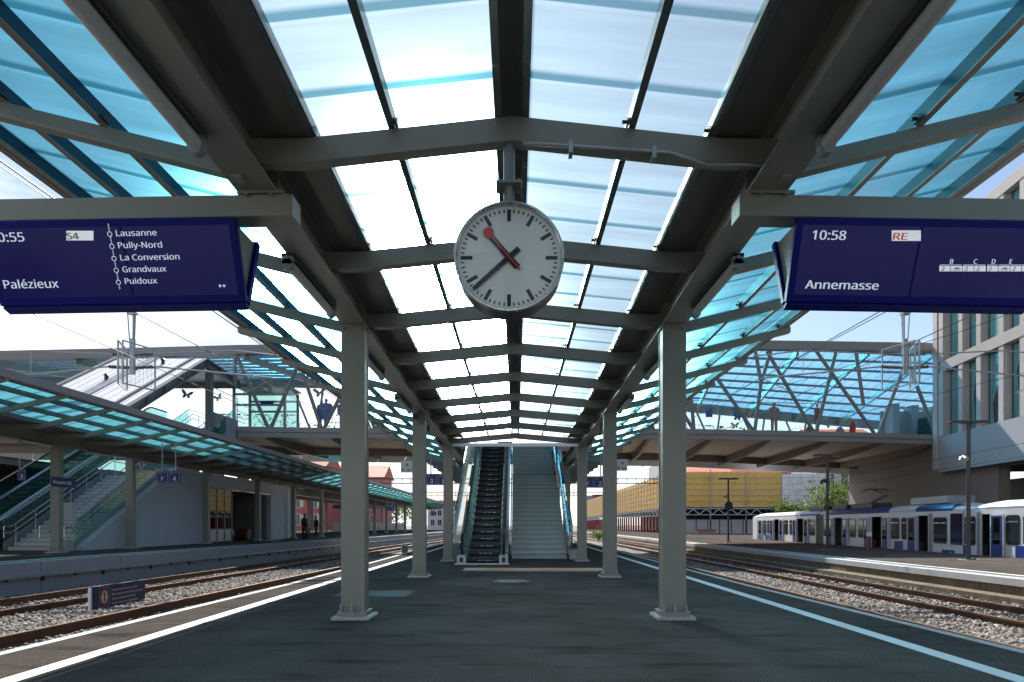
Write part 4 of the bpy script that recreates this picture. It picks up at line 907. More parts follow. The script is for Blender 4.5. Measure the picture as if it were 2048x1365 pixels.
stair_roof('white metal sloping roof over the left stairs below the footbridge', 0, 0, 0, ((326, 705, 31.6), (213, 766, 29.2)))
stair_roof('white metal sloping roof over the middle stairs and escalator', 19.2, -1.4, 2.95)  # unseen low end drawn out to shade the floor before the escalator
bw = thing('back_wall', 'brown concrete wall standing behind the escalator of the left platform', 'wall', (-26, 30, Z2))
mb = MB(); mb.box(-26.2, -25.9, 16, 50, Z2, 4.2); obj('wall_slab', mb, CONC_B, bw)
mb = MB(); mb.box(-26.25, -25.85, 16, 50, 4.203, 4.3); obj('coping', mb, CONC_L, bw)

# signs of the left platform
x0, z0 = at(313, 966, 22.6); x1, z1 = at(361, 943, 22.6)
hung_sign('blue platform sign reading F 4 under the left canopy', (x0 + x1) / 2, 22.6, (z0 + z1) / 2, x1 - x0, z1 - z0, [('Secteur', 'F'), ('Voie', '4')], 4.3, 'signs hung from the left canopy')
for (ua, ub, va, vb, Y, cells, lab) in ((772, 789, 1013, 1022, 56, [('Secteur', 'E'), ('Voie', '4')], 'small blue sign reading E 4 far along the left platform'), (860, 873, 1024, 1031, 80, [('Secteur', 'D'), ('Voie', '4')], 'tiny blue sign reading D 4 far along the left platform'),
                                        (665, 682, 1010, 1018, 56, [('Voie', '6'), ('Secteur', 'E')], 'small blue sign reading 6 E behind the waiting room')):
    x0, z0 = at(ua, vb, Y); x1, z1 = at(ub, va, Y); hung_sign(lab, (x0 + x1) / 2, Y, (z0 + z1) / 2, x1 - x0, z1 - z0, cells, 4.2, 'signs hung from the left canopy')
x0, z0 = at(35, 962, 23.5); x1, z1 = at(51, 938, 23.5)
hung_sign('small blue sign reading 3 beside the left escalator', (x0 + x1) / 2, 23.5, (z0 + z1) / 2, x1 - x0, z1 - z0, [('Voie', '3')], 4.0, None, 1)
t = thing('station_name_plate', 'dark blue plate reading Renens VD on the nearest left platform column', 'name plate', (-15.82, 20.9, 2.66))
mb = MB(); mb.box(-15.835, -15.81, 20.42, 21.56, 2.52, 2.845); bd = obj('board', mb, SIGNBLUE, t, bev=.004)
mb = MB(); put_text(mb, 'Renens VD', (-15.806, 20.50, 2.61), (0, 1, 0), (0, 0, 1), .21, width=.83); obj('lettering', mb, TEXTW, bd)

# track crossing warning between the left tracks
ws = thing('warning_sign', 'long low dark blue sign forbidding crossing the tracks in the ballast', 'warning sign', (-8.55, 12.9, -.5))
bd = obj('board', MB().box(-8.62, -8.56, 12.12, 13.85, -.56, -.06), mat('sign_navy', (0.018, 0.018, 0.075), 0.4, 0, 0.2, 8), ws, bev=.004)
obj('end_cap', MB().box(-8.615, -8.565, 12.075, 12.118, -.52, -.075), WHITE, ws)
mb = MB(); X_ = -8.556
for i, st in enumerate(('Défense de traverser les voies', 'Überschreiten der Gleise verboten', 'Vietato attraversare i binari', 'Do not cross the railway lines')):
    put_text(mb, st, (X_, 12.70, -.205 - i * .094), (0, 1, 0), (0, 0, 1), .082, width=(.86, 1.06, .80, .88)[i])
t_ = .006
for q in ((12.32, 12.62, -.50, -.494), (12.32, 12.62, -.106, -.10), (12.32, 12.326, -.494, -.106), (12.614, 12.62, -.494, -.106)): mb.quad((X_, q[0], q[2]), (X_, q[1], q[2]), (X_, q[1], q[3]), (X_, q[0], q[3]))
obj('lettering', mb, mat('sign_cream', (0.55, 0.52, 0.46), 0.6, 0, 0.1, 9), bd)
def disc(mb, x, y, z, ry, rz, n=28): mb.add([(x, y + ry * math.cos(2 * math.pi * j / n), z + rz * math.sin(2 * math.pi * j / n)) for j in range(n)], [tuple(range(n))])
mb = MB(); disc(mb, X_ + .001, 12.47, -.30, .125, .165); obj('ring', mb, mat('sign_red', (0.55, 0.06, 0.05), 0.5, 0, 0.1, 9), bd)
mb = MB(); disc(mb, X_ + .003, 12.47, -.30, .09, .125); obj('ring_field', mb, mat('sign_pale', (0.62, 0.56, 0.42), 0.6, 0, 0.06, 9), bd)
mb = MB(); disc(mb, X_ + .005, 12.47, -.215, .018, .02, 12); mb.quad((X_ + .005, 12.40, -.256), (X_ + .005, 12.54, -.256), (X_ + .005, 12.54, -.238), (X_ + .005, 12.40, -.238)); mb.quad((X_ + .005, 12.452, -.405), (X_ + .005, 12.488, -.405), (X_ + .005, 12.488, -.256), (X_ + .005, 12.452, -.256)); obj('pictogram', mb, INK, bd)
p = P(809, 1098, 36); t = thing('track_box', 'small rusty grey cabinet standing in the ballast between the left tracks', 'cabinet', (p.x, 36, -.55))
obj('cabinet_body', MB().box(p.x - .14, p.x + .16, 35.9, 36.3, -.6, -.06), mat('cabinet', (0.30, 0.25, 0.22), 0.7, 0, 0.2, 6), t, bev=.01); obj('lid', MB().box(p.x - .17, p.x + .19, 35.87, 36.33, -.058, -.02), GALV, t)

# ================================================================== FOOTBRIDGE
fy = interp([(-46, 33.0), (-16.1, 34.65), (-10.3, 35.2), (10.1, 35.5), (20.4, 36.7), (26.5, 37.95), (42, 41)])
by = interp([(-46, 40.5), (-12, 42.5), (13, 46), (29.4, 52.8), (42, 57.5)])
fz_ = interp([(-46, 10.75), (-29, 11.05), (-18.7, 11.45), (-14.6, 11.67), (0, 12.1), (15.7, 12.3), (19.2, 12.36), (26.5, 12.70), (42, 13.2)])
bz_ = interp([(-46, 11.4), (-15, 11.5), (0, 11.2), (13, 10.5), (28, 10.4)])
XE = 41.5
XS = [-46, -38, -29, -22, -16.1, -13, -10.3, -5, 0, 5, 10.1, 15, 20.4, 23.5, 26.45, 34, XE]
br = thing('footbridge', 'long grey steel footbridge with truss sides and blue glazed roof across the tracks', 'footbridge', (0, 38, 0))
def along(mb, f, xs=XS): return mb.sweep([f(x) for x in xs])
XD = [x for x in XS if x >= -16.1]
mb = MB(); along(mb, lambda x: [(x, fy(x), 6.585), (x, fy(x) + .35, 6.585), (x, fy(x) + .35, ZD + .02), (x, fy(x), ZD + .02)], XD)
along(mb, lambda x: [(x, fy(x) + .06, 6.29), (x, fy(x) + .35, 6.29), (x, fy(x) + .35, 6.57), (x, fy(x) + .06, 6.57)], XD); obj('edge_girder', mb, FASCIA, br)
mb = MB(); along(mb, lambda x: [(x, by(x) - .3, 6.15), (x, by(x), 6.15), (x, by(x), ZD), (x, by(x) - .3, ZD)]); obj('edge_girder', mb, RIB, br)
mb = MB(); along(mb, lambda x: [(x, fy(x) + .36, 6.72), (x, by(x) - .31, 6.72), (x, by(x) - .31, 6.82), (x, fy(x) + .36, 6.82)]); obj('deck', mb, CONC, br)
mb = MB(); along(mb, lambda x: [(x, fy(x) + .36, 6.36), (x, by(x) - .31, 6.36), (x, by(x) - .31, 6.40), (x, fy(x) + .36, 6.40)], XD); obj('soffit', mb, SOFFIT, br)
for i in range(12):
    x = -14.6 + i * 3.75; xb_ = x * .97 + .9
    if x > XE - .6: continue
    mb = MB(); y0, y1 = fy(x) + .4, by(xb_) - .35; n = 8; rings = []
    for k in range(n + 1):
        q = k / n; y = y0 + (y1 - y0) * q; xx = x + (xb_ - x) * q; dd = .12 + .42 * min(1, q * 2.2) ** .7
        rings.append([(xx - .10, y, 6.358 - dd), (xx + .10, y, 6.358 - dd), (xx + .10, y, 6.358), (xx - .10, y, 6.358)])
    mb.sweep(rings); obj('soffit_rib', mb, RIB, br)
mb = MB(); along(mb, lambda x: [(x, by(x) - 2.2, 5.86), (x, by(x) - 2.0, 5.86), (x, by(x) - 2.0, 6.35), (x, by(x) - 2.2, 6.35)]); obj('soffit_beam', mb, RIB, br)
mb = MB(); n = 48
for i in range(n):
    xa = -46 + i * (XE + 46) / n; xb_ = xa + (XE + 46) / n - .03
    mb.add([(xa, by(xa) + .02, 6.30), (xb_, by(xb_) + .02, 6.30), (xb_ - .5, by(xb_) + .62, 5.72), (xa - .5, by(xa) + .62, 5.72)], [(0, 1, 2, 3)]); mb.add([(xa, by(xa) + .05, 6.32), (xb_, by(xb_) + .05, 6.32), (xb_ - .5, by(xb_) + .65, 5.74), (xa - .5, by(xa) + .65, 5.74)], [(0, 1, 2, 3)])
obj('edge_flap', mb, GALV, br, kind='stuff')
# roof
mb = MB(); along(mb, lambda x: [(x, fy(x), fz_(x) - .52), (x, fy(x) + .12, fz_(x) - .52), (x, fy(x) + .12, fz_(x)), (x, fy(x), fz_(x))]); along(mb, lambda x: [(x, fy(x) + .125, fz_(x) - .5), (x, fy(x) + .5, fz_(x) - .5), (x, fy(x) + .5, fz_(x) - .44), (x, fy(x) + .125, fz_(x) - .44)]); obj('roof_fascia', mb, FASCIA, br)
mb = MB(); along(mb, lambda x: [(x, by(x) - .1, bz_(x) - .62), (x, by(x) + .12, bz_(x) - .62), (x, by(x) + .12, bz_(x)), (x, by(x) - .1, bz_(x))]); obj('roof_fascia', mb, STEEL2, br)
def roofpt(x, q, dz=0):
    return Vector((x, fy(x) + .13 + (by(x) - .1 - fy(x) - .13) * q, fz_(x) - .45 + (bz_(x) - .12 - fz_(x) + .45) * q + dz))
for i in range(16):
    x = -44 + i * 4.7
    mb = MB(); x2 = min(XE, x + 1.6)
    if x > XE - .3: continue
    pts = [roofpt(x + (x2 - x) * q, q) for q in np.linspace(0, 1, 5)]
    for a, b in zip(pts[:-1], pts[1:]): mb.bar(a - Vector((0, 0, .19)), b - Vector((0, 0, .19)), .16, .38)
    obj('roof_beam', mb, STEEL, br)
for j in range(9):
    q = .03 + j * .118
    mb = MB()
    for xa, xb_ in zip(XS[:-1], XS[1:]): mb.bar(roofpt(xa, q, .05), roofpt(xb_, q, .05), .09, .14)
    obj('roof_purlin', mb, PURLIN, br)
XR = np.linspace(-46, XE, 26)
for xa, xb_ in zip(XR[:-1], XR[1:]):
    obj('roof_panel', MB().quad(roofpt(xa, 0, .14), roofpt(xa, 1, .14), roofpt(xb_, 1, .14), roofpt(xb_, 0, .14)), PANEL_B, br)
# truss: struts between girder and roof edge, given where they meet both
def PF(u, v, dy=.17):
    Y = 35.5
    for _ in range(6): X = (u - U0) * Y / K; Y = fy(X) + dy
    return P(u, v, Y)
STR = [((1509, 866), (1395, 700)), ((1631, 871), (1534, 703)), ((1754, 875), (1632, 702)), ((1876, 880), (1806, 702)), ((1509, 866), (1522, 765)), ((1522, 766), (1511, 704)), ((1522, 766), (1541, 704)),
       ((1631, 871), (1672, 703)), ((1754, 875), (1808, 735)), ((1808, 735), (1820, 703)), ((1727, 811), (1712, 704)), ((1388, 862), (1380, 770)), ((1388, 862), (1290, 702)),
       ((539, 863), (473, 711)), ((539, 863), (593, 737)), ((593, 737), (600, 706)), ((645, 864), (604, 742)), ((604, 742), (598, 706)), ((645, 864), (682, 790)), ((682, 790), (712, 705)), ((470, 772), (470, 710)), ((752, 864), (712, 760)), ((752, 864), (800, 760))]
for a, b in STR:
    mb = MB(); mb.tube([PF(*a), PF(*b)], .108, 10); obj('truss_strut', mb, STEEL2, br, smooth=True)
for i in range(10):                                    # struts of the far side
    x = -14 + i * 4.2
    mb = MB()
    for dx in (-1.6, .5): mb.tube([(x, by(x) - .4, ZD), (x + dx, by(x + dx) - .4, bz_(x + dx) - .6)], .08, 8)
    obj('truss_strut', mb, STEEL2, br, smooth=True)
# glass screens on both sides
XGs = list(np.linspace(-10.5, 26.3, 24))
for xa, xb_ in zip(XGs[:-1], XGs[1:]):
    obj('glass_screen', MB().quad((xa, fy(xa) + .42, ZD + .03), (xb_ - .03, fy(xb_) + .42, ZD + .03), (xb_ - .03, fy(xb_) + .42, 8.62), (xa, fy(xa) + .42, 8.62)), CLEAR, br)
mb = MB(); along(mb, lambda x: [(x, fy(x) + .40, 8.625), (x, fy(x) + .45, 8.625), (x, fy(x) + .45, 8.67), (x, fy(x) + .40, 8.67)], XGs); obj('screen_rail', mb, STAINLESS, br)
FAR = glass('far_screen_glass', (0.93, 0.97, 0.97), 0.05, 0.05, frost=0.05)
XF = list(np.linspace(-24, 22, 16))
for xa, xb_ in zip(XF[:-1], XF[1:]):
    obj('glass_screen', MB().quad((xa, by(xa) - .45, ZD), (xb_ - .03, by(xb_) - .45, ZD), (xb_ - .03, by(xb_) - .45, 8.9), (xa, by(xa) - .45, 8.9)), FAR, br)
LEAFP = mat('vine_print', (0.04, 0.07, 0.035), 0.6, 0, 0.5, 2)
mb = MB()
for k in range(170):
    x = rng.uniform(-20, 21); z = rng.uniform(7.0, 8.6); ang = rng.uniform(0, 6.28)
    for q in range(22):
        ang += rng.normal() * .5; x += .11 * math.cos(ang); z += .11 * math.sin(ang); z = min(max(z, 6.95), 8.85)
        r_ = rng.uniform(.03, .10) * (rng.random() < .75) + .01; a = rng.uniform(0, 6.28); y = by(x) - .462
        mb.add([(x + r_ * math.cos(a), y, z + r_ * math.sin(a)), (x + r_ * .45 * math.cos(a + 1.57), y, z + r_ * .45 * math.sin(a + 1.57)), (x - r_ * math.cos(a), y, z - r_ * math.sin(a)), (x - r_ * .45 * math.cos(a + 1.57), y, z - r_ * .45 * math.sin(a + 1.57))], [(0, 1, 2, 3)])
obj('vine_print', mb, LEAFP, br, kind='stuff')
def outline(mb, pts, ctr, sc, fyf, rot=0.0, flip=1):
    vs = []
    for a, b in pts:
        a *= flip; x = a * math.cos(rot) - b * math.sin(rot); z = a * math.sin(rot) + b * math.cos(rot); vs.append((ctr[0] + x * sc, z * sc + ctr[1]))
    n = len(vs); v3 = [(x, fyf(x), z) for x, z in vs] + [(x, fyf(x) + .006, z) for x, z in vs]
    mb.add(v3, [tuple(range(n)), tuple(range(2 * n - 1, n - 1, -1))] + [(i, (i + 1) % n, (i + 1) % n + n, i + n) for i in range(n)])
WING = [(0, -.1), (.15, -.45), (.5, -.55), (.62, -.25), (.45, -.02), (.8, .15), (1.0, .55), (.95, .75), (.5, .6), (.15, .25), (0, .08), (-.15, .3), (-.55, .75), (-1.0, .8), (-.95, .4), (-.65, .1), (-.5, -.1), (-.7, -.4), (-.5, -.65), (-.15, -.5)]
COLS = {'b': (0.03, 0.10, 0.30), 'y': (0.40, 0.32, 0.05), 'g': (0.20, 0.20, 0.22), 'r': (0.35, 0.04, 0.03), 't': (0.20, 0.17, 0.13)}
for u, v, sc, c, r_, near in ((640, 786, 12.5, 'g', .2, 1), (437, 796, 9, 'g', .5, 1), (374, 790, 12, 'g', -.2, 1), (1475, 835, 11, 'b', -.2, 1), (1470, 852, 9, 'y', .1, 1), (1657, 848, 11, 'g', .7, 1), (1418, 826, 9, 'b', 0, 1)):
    p = PF(u, v, .43); mb = MB()
    pts = WING if (u, v) != (1418, 826) else [(-.8, -1), (.8, -1), (.75, 1), (-.85, 1)]
    outline(mb, pts, (p.x, p.z), sc * p.y / K, lambda x: fy(x) + .405, r_); obj('screen_print', mb, mat('print_' + c, COLS[c], 0.6, 0, 0.3, 6), br)
# life-size figures printed on the near screens
FIG = [(-.16, 0), (-.03, 0), (0, .75), (.03, 0), (.16, 0), (.17, .8), (.26, .85), (.27, 1.35), (.18, 1.47), (.06, 1.50), (.06, 1.56), (.10, 1.64), (.08, 1.74), (0, 1.78), (-.08, 1.74), (-.10, 1.64), (-.06, 1.56), (-.06, 1.50), (-.18, 1.47), (-.27, 1.35), (-.26, .85), (-.17, .8)]
DUO = [(-.30, .0), (-.2, 0), (-.17, .55), (-.06, .55), (-.04, 0), (.08, 0), (.14, .62), (.38, 1.05), (.50, 1.28), (.36, 1.50), (.14, 1.52), (.14, 1.60), (.18, 1.68), (.13, 1.78), (.03, 1.78), (-.02, 1.68), (.02, 1.58), (-.06, 1.50), (-.12, 1.52), (-.10, 1.62), (-.16, 1.70), (-.26, 1.68), (-.28, 1.58), (-.24, 1.49), (-.45, 1.36), (-.46, 1.15)]
for pts, u, c, f, w in ((DUO, 650, (0.10, 0.14, 0.30), 1, 1.0), (FIG, 687, (0.20, 0.21, 0.23), 1, 1.35), (FIG, 1548, (0.20, 0.18, 0.155), 1, 1.3), (FIG, 1634, (0.26, 0.12, 0.09), 1, .75)):
    p = PF(u, 862, .43); mb = MB(); outline(mb, [(a * w, b) for a, b in pts], (p.x, ZD + .02), 1.0, lambda x: fy(x) + .405, 0, f); obj('figure_print', mb, mat('print_fig%d' % u, c, 0.6, 0, 0.35, 4), br, label='life size standing figures printed on the glass screen')
for u, v, sc, c in ((1680, 863, 11, 'g'), (1703, 857, 12, 'r'), (1620, 862, 12, 't')):
    p = PF(u, v, .43); mb = MB(); outline(mb, [(-1, -.6), (1, -.6), (.8, .2), (.2, .9), (-.5, .7), (-.9, 0)] if c != 'r' else [(-.5, -.9), (.7, -.9), (.8, .2), (.5, 1.2), (.2, 1.3), (-.4, .3)], (p.x, p.z), sc * p.y / K, lambda x: fy(x) + .405); obj('screen_print', mb, mat('print_' + c, COLS[c], 0.6, 0, 0.3, 6), br)
mb = MB()
for k in range(6): x = 29.2 + 1.9 * k; mb.box(x, x + .55, by(x) - 6.2 - .1 * k, by(x) - 5.2 - .1 * k, ZD, 10.6)
mb.box(29.0, 41, by(29) - 5.0, by(29) - 4.8, ZD, 10.2); obj('lobby_wall', mb, CONC, br)
mb = MB(); mb.box(31.2, 34.6, by(30) - 8.2, by(30) - 6.4, ZD, 9.4); obj('lobby_cabin', mb, mat('dark_teal', (0.015, 0.05, 0.055), 0.3, 0, 0.2, 2), br); mb = MB(); mb.box(31.6, 33.4, by(30) - 8.26, by(30) - 8.21, 8.6, 9.0); obj('lobby_sign', mb, SIGNBLUE, br)
# landing that closes the gap to the middle stairs
mb = MB(); mb.box(-2.1, 2.1, 35.9, 37, 6.5, 6.71); obj('stair_landing', mb, CONC, br)
# parapet at the head of the left stairs, and the lift beside it
pp = thing('stair_parapet', 'grey concrete parapet with glass at the head of the left stairs', 'parapet', (-17, 35, 6))
q = [P(423, 879, 34.3), P(473, 879, 34.9), P(473, 840, 34.9), P(423, 823, 34.3)]
mb = MB(); mb.prism(q, lambda p, t: (p.x, p.y + t, p.z), 0, .2); obj('parapet_wall', mb, CONC, pp)
q2 = [P(423, 823, 34.3), P(473, 840, 34.9), P(473, 797, 34.9), P(424, 774, 34.3)]; obj('glass_panel', MB().quad(*[Vector((p.x, p.y + .1, p.z)) for p in q2]), CLEAR, pp)
mb = MB(); mb.tube([q2[3] + Vector((0, .1, 0)), q2[2] + Vector((0, .1, 0)), q2[1] + Vector((0, .1, 0))], .025, 8); obj('rail', mb, STAINLESS, pp)
lf = thing('lift_shaft', 'glass lift shaft with teal steel frame standing on the footbridge deck', 'lift', (-15.8, 37.5, ZD))
xa, xb_, y0, y1, zt = -17.2, -14.1, 36.6, 38.8, 9.62
mb = MB()
for x in (xa, xb_):
    for y in (y0, y1): mb.box(x - .07, x + .07, y - .07, y + .07, ZD, zt)
for z in (8.45, 9.1, 9.56):
    mb.box(xa + .071, xb_ - .071, y0 - .06, y0 + .06, z, z + .12); mb.box(xa + .071, xb_ - .071, y1 - .06, y1 + .06, z, z + .12)
obj('frame', mb, STEEL, lf)
obj('roof', MB().box(xa - .15, xb_ + .15, y0 - .15, y1 + .15, zt + .07, zt + .17), STEEL2, lf)
for c in (((xa, y0), (xb_, y0)), ((xa, y1), (xb_, y1)), ((xb_, y0), (xb_, y1))): (p, q) = c; obj('glass_wall', MB().quad((*p, ZD), (*q, ZD), (*q, zt), (*p, zt)), GREENGLASS, lf)
obj('sign', MB().box(-15.55, -14.75, y0 - .11, y0 - .08, 8.55, 8.75), SIGNBLUE, lf)

# ================================================================== RIGHT: OFFICE BUILDING
FXo = lambda y: 21.03 + .137 * y                       # facade line; s runs along it towards the camera
YC = 37.0
dn = Vector((-.137, -1, 0)).normalized(); nn = Vector((-1, .137, 0)).normalized()
FO = Vector((FXo(YC), YC, 0))
def FB(mb, s0, s1, n0, n1, z0, z1, mi=0):              # box in facade coordinates (s along, n outwards)
    return mb.obox(FO + dn * (s0 + s1) / 2 + nn * (n0 + n1) / 2 + Vector((0, 0, (z0 + z1) / 2)), dn * (s1 - s0) / 2, nn * (n1 - n0) / 2, Vector((0, 0, (z1 - z0) / 2)), mi)
ob = thing('office_building', 'grey concrete office building with tall fins and teal windows right of the tracks', 'building', (26.1, 37, 0))
CF = mat('facade_concrete', (0.36, 0.345, 0.335), 0.8, 0, 0.09, 1.2, 0.1, 40, 0.3, streak=0.4)
SLEN = 34
obj('base_box', FB(MB(), 0, SLEN, -14, 0, 4.42, 6.60), CONC, ob)
FBANDS = [10.55, 14.5, 18.4]
for i, z in enumerate(FBANDS):
    mb = FB(MB(), .15, SLEN, -.5, .03, z, z + .62); obj('floor_band', mb, CF, ob, bev=.01)
FB(mb := MB(), 0, SLEN, -14, -.52, 19.1, 19.5); obj('roof', mb, CONC, ob)
fins = [0.0, 1.95, 3.62, 5.5, 7.1, 8.85, 10.6, 12.3, 14.0, 15.8, 17.5, 19.3, 21.0, 22.8, 24.5, 26.3]
for lv, (z0, z1) in enumerate(((6.60, 10.55), (11.17, 14.5), (15.12, 18.4))):
    for s in fins:
        obj('facade_fin', FB(MB(), s + .02, s + (.42 if s else .5), -.48, (.0 if s else .06), z0, z1), CF, ob, bev=.008)
TEAL = mat('teal_window', (0.13, 0.34, 0.36), 0.08, 0.25, 0.35, 0.35, rv=0.03)
for lv, (z0, z1) in enumerate(((6.60, 10.55), (11.17, 14.5), (15.12, 18.4))):
    for s0, s1 in zip(fins[:-1], fins[1:]):
        a, b = s0 + .5, s1 + .02
        w = obj('window', FB(MB(), a, b, -.40, -.385, z0, z1), TEAL, ob)
        mb = MB(); FB(mb, a, a + .06, -.43, -.37, z0, z1); FB(mb, b - .06, b, -.43, -.37, z0, z1); FB(mb, a + .06, b - .06, -.43, -.37, z1 - .06, z1); FB(mb, a + .06, b - .06, -.43, -.37, z0, z0 + .06); obj('window_frame', mb, DARK, w)
        if lv == 0 and s0 in (1.95, 3.62, 5.5):      # dark torn shapes behind the panes
            mb = MB(); c = FO + dn * (a + .45); zc_ = {1.95: 8.6, 3.62: 7.6, 5.5: 9.0}[s0]; h = {1.95: 1.6, 3.62: 1.0, 5.5: .95}[s0]
            pts = [(.0, -h), (.35, -h * .8), (.42, -.1), (.5, h * .5), (.30, h), (.05, h * .6), (-.12, .1), (-.05, -h * .5)]
            mb.add([c + dn * q[0] + nn * -.378 + Vector((0, 0, zc_ + q[1])) for q in pts], [tuple(range(8))]); obj('curtain', mb, DARK, w)
mb = FB(MB(), .1, SLEN, -13.8, -1.4, 6.62, 19.1); obj('interior_core', mb, mat('interior_grey', (0.10, 0.12, 0.125), 0.8, 0, 0.15, 1), ob)
mb = FB(MB(), -.55, -.05, -.4, .1, 4.6, 19.2); obj('corner_column', mb, CF, ob, bev=.01)
# wall under the overhang with the dark bay beyond it
mb = FB(MB(), -15.0, 4.5, -1.2, -.6, -1.2, 6.30); obj('ground_wall', mb, CONC_B, ob)
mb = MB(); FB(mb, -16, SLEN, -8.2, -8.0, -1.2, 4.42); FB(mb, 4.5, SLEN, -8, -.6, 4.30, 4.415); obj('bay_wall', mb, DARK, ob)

# ================================================================== METRO TRAINS
def TP(Y, n, z): return Vector((18.40 + .0679 * Y - .9977 * n, Y + .0678 * n, z))
Yt = lambda u: 22080.0 / (u - 1113.5)
TW = mat('train_white', (0.60, 0.61, 0.63), 0.32, 0.1, 0.04, 2); TB = mat('train_blue', (0.010, 0.042, 0.20), 0.3, 0.1, 0.06, 2); TG = mat('train_grey', (0.20, 0.21, 0.235), 0.4, 0.2, 0.08, 2)
TWIN = glass('train_window', (0.16, 0.22, 0.21), 0.12, 0.02); TDK = mat('train_interior', (0.05, 0.05, 0.055), 0.7, 0, 0.2, 3)
def TBX(mb, Ya, Yb, n0, n1, z0, z1): 
    a, b = min(Ya, Yb), max(Ya, Yb)
    vs = [TP(y, n, z) for z in (z0, z1) for y, n in ((a, n0), (a, n1), (b, n1), (b, n0))]
    return mb.add(vs, [(0, 1, 2, 3), (7, 6, 5, 4), (0, 4, 5, 1), (1, 5, 6, 2), (2, 6, 7, 3), (3, 7, 4, 0)])
def train(label, Y0, Y1, openings, leaves, windows, rects, roofcol, nose0, nose1, greys=(), blue_roof=()):
    t = thing('metro_train', label, 'train', TP((Y0 + Y1) / 2, -1.2, -.3))
    ops = sorted(tuple(sorted((Yt(a), Yt(b)))) for a, b in openings); edges = [Y0] + [v for o in ops for v in o] + [Y1]
    mb = MB()
    for a, b in zip(edges[::2], edges[1::2]): TBX(mb, a, b, -.06, 0, -.32, 1.66)
    TBX(mb, Y0, Y1, -.06, 0.002, 1.66, 1.86); obj('body', mb, TW, t)
    mb = MB(); TBX(mb, Y0 + .1, Y1 - .1, -2.5, -.062, -.34, -.24); TBX(mb, Y0 + .1, Y1 - .1, -2.5, -2.44, -.24, 1.9); TBX(mb, Y0, Y0 + .06, -2.5, -.065, -.24, 1.8); TBX(mb, Y1 - .06, Y1, -2.5, -.065, -.24, 1.8)
    for a, b in zip(edges[::2], edges[1::2]): TBX(mb, a + .05, b - .05, -.32, -.10, -.2, .35)
    obj('interior', mb, TDK, t)
    prof = [(0.0, 1.862), (0.015, 1.96), (-.06, 2.07), (-.25, 2.17), (-.7, 2.24), (-1.25, 2.26), (-1.8, 2.24), (-2.3, 2.16), (-2.5, 1.95), (-2.5, 1.862)]
    def ring(Y, k): return [TP(Y, n * (1 if k > .99 else .93) - (0 if k > .99 else .06), 1.862 + (z - 1.862) * k) for n, z in prof]
    mb = MB(); mb.sweep([ring(Y0, .45 if nose0 else 1), ring(Y0 + 1.6, 1), ring(Y1 - 1.6, 1), ring(Y1, .45 if nose1 else 1)]); obj('roof', mb, roofcol, t, smooth=True)
    for ua, ub in blue_roof:
        mb = MB(); ya, yb = sorted((Yt(ua), Yt(ub))); p2 = [(a + (.012 if i < 4 else 0), b + (.006 if i < 6 else 0)) for i, (a, b) in enumerate(prof[:5])]
        mb.sweep([[TP(y, n, z) for n, z in p2] + [TP(y, n - .01, z - .008) for n, z in reversed(p2)] for y in (ya, yb)]); obj('roof_edge_band', mb, TB, t)
    for ua, ub, m in leaves:
        ya, yb = sorted((Yt(ua), Yt(ub))); mb = TBX(MB(), ya, yb, .03, .085, -.24, 1.64); d = obj('door_leaf', mb, TW, t)
        w = yb - ya; obj('door_panel', TBX(MB(), ya + w * .08, yb - w * .08, .0855, .091, -.14, 1.58), m, d)
        obj('door_window', TBX(MB(), ya + w * .25, yb - w * .22, .0915, .096, .40, 1.50), TWIN, d)
        mb = MB(); mb.cyl(TP(ya + w * .86, .10, .62), (-.02, 0, 0), .035, 10); mb.cyl(TP(ya + w * .86, .10, .78), (-.02, 0, 0), .025, 10); obj('door_button', mb, STAINLESS, d)
    for ua, ub, za, zb in windows:
        ya, yb = sorted((Yt(ua), Yt(ub))); r = .09
        pts = [(ya + r, za), (yb - r, za), (yb, za + r), (yb, zb - r), (yb - r, zb), (ya + r, zb), (ya, zb - r), (ya, za + r)]
        mb = MB(); vs = [TP(y, .004, z) for y, z in pts] + [TP(y, .018, z) for y, z in pts]; k = 8; mb.add(vs, [tuple(range(8, 16))] + [(i, (i + 1) % k, (i + 1) % k + k, i + k) for i in range(k)]); wf = obj('window', mb, BLACK, t)
        g = .05; pts2 = [(ya + r, za + g), (yb - r, za + g), (yb - g, za + r), (yb - g, zb - r), (yb - r, zb - g), (ya + r, zb - g), (ya + g, zb - r), (ya + g, za + r)]
        mb = MB(); mb.add([TP(y, .022, z) for y, z in pts2], [tuple(range(8))]); obj('pane', mb, mat('train_pane', (0.02, 0.03, 0.03), 0.06, 0, 0.3, 1.2, rv=0.02), wf)
        if yb - ya > .5: obj('vent_bar', TBX(MB(), ya + g, yb - g, .023, .03, zb - .30, zb - .25), STAINLESS, wf)
    for ua, ub, za, zb in rects: obj('blue_field', TBX(MB(), Yt(ub), Yt(ua), .003, .010, za, zb), TB, t)
    for ua, ub in greys: obj('grey_panel', TBX(MB(), Yt(ub), Yt(ua), .003, .012, -.25, 1.75), TG, t)
    obj('underframe', TBX(MB(), Y0 + .3, Y1 - .3, -2.3, -.1, -1.1, -.345), DARK, t)
    return t
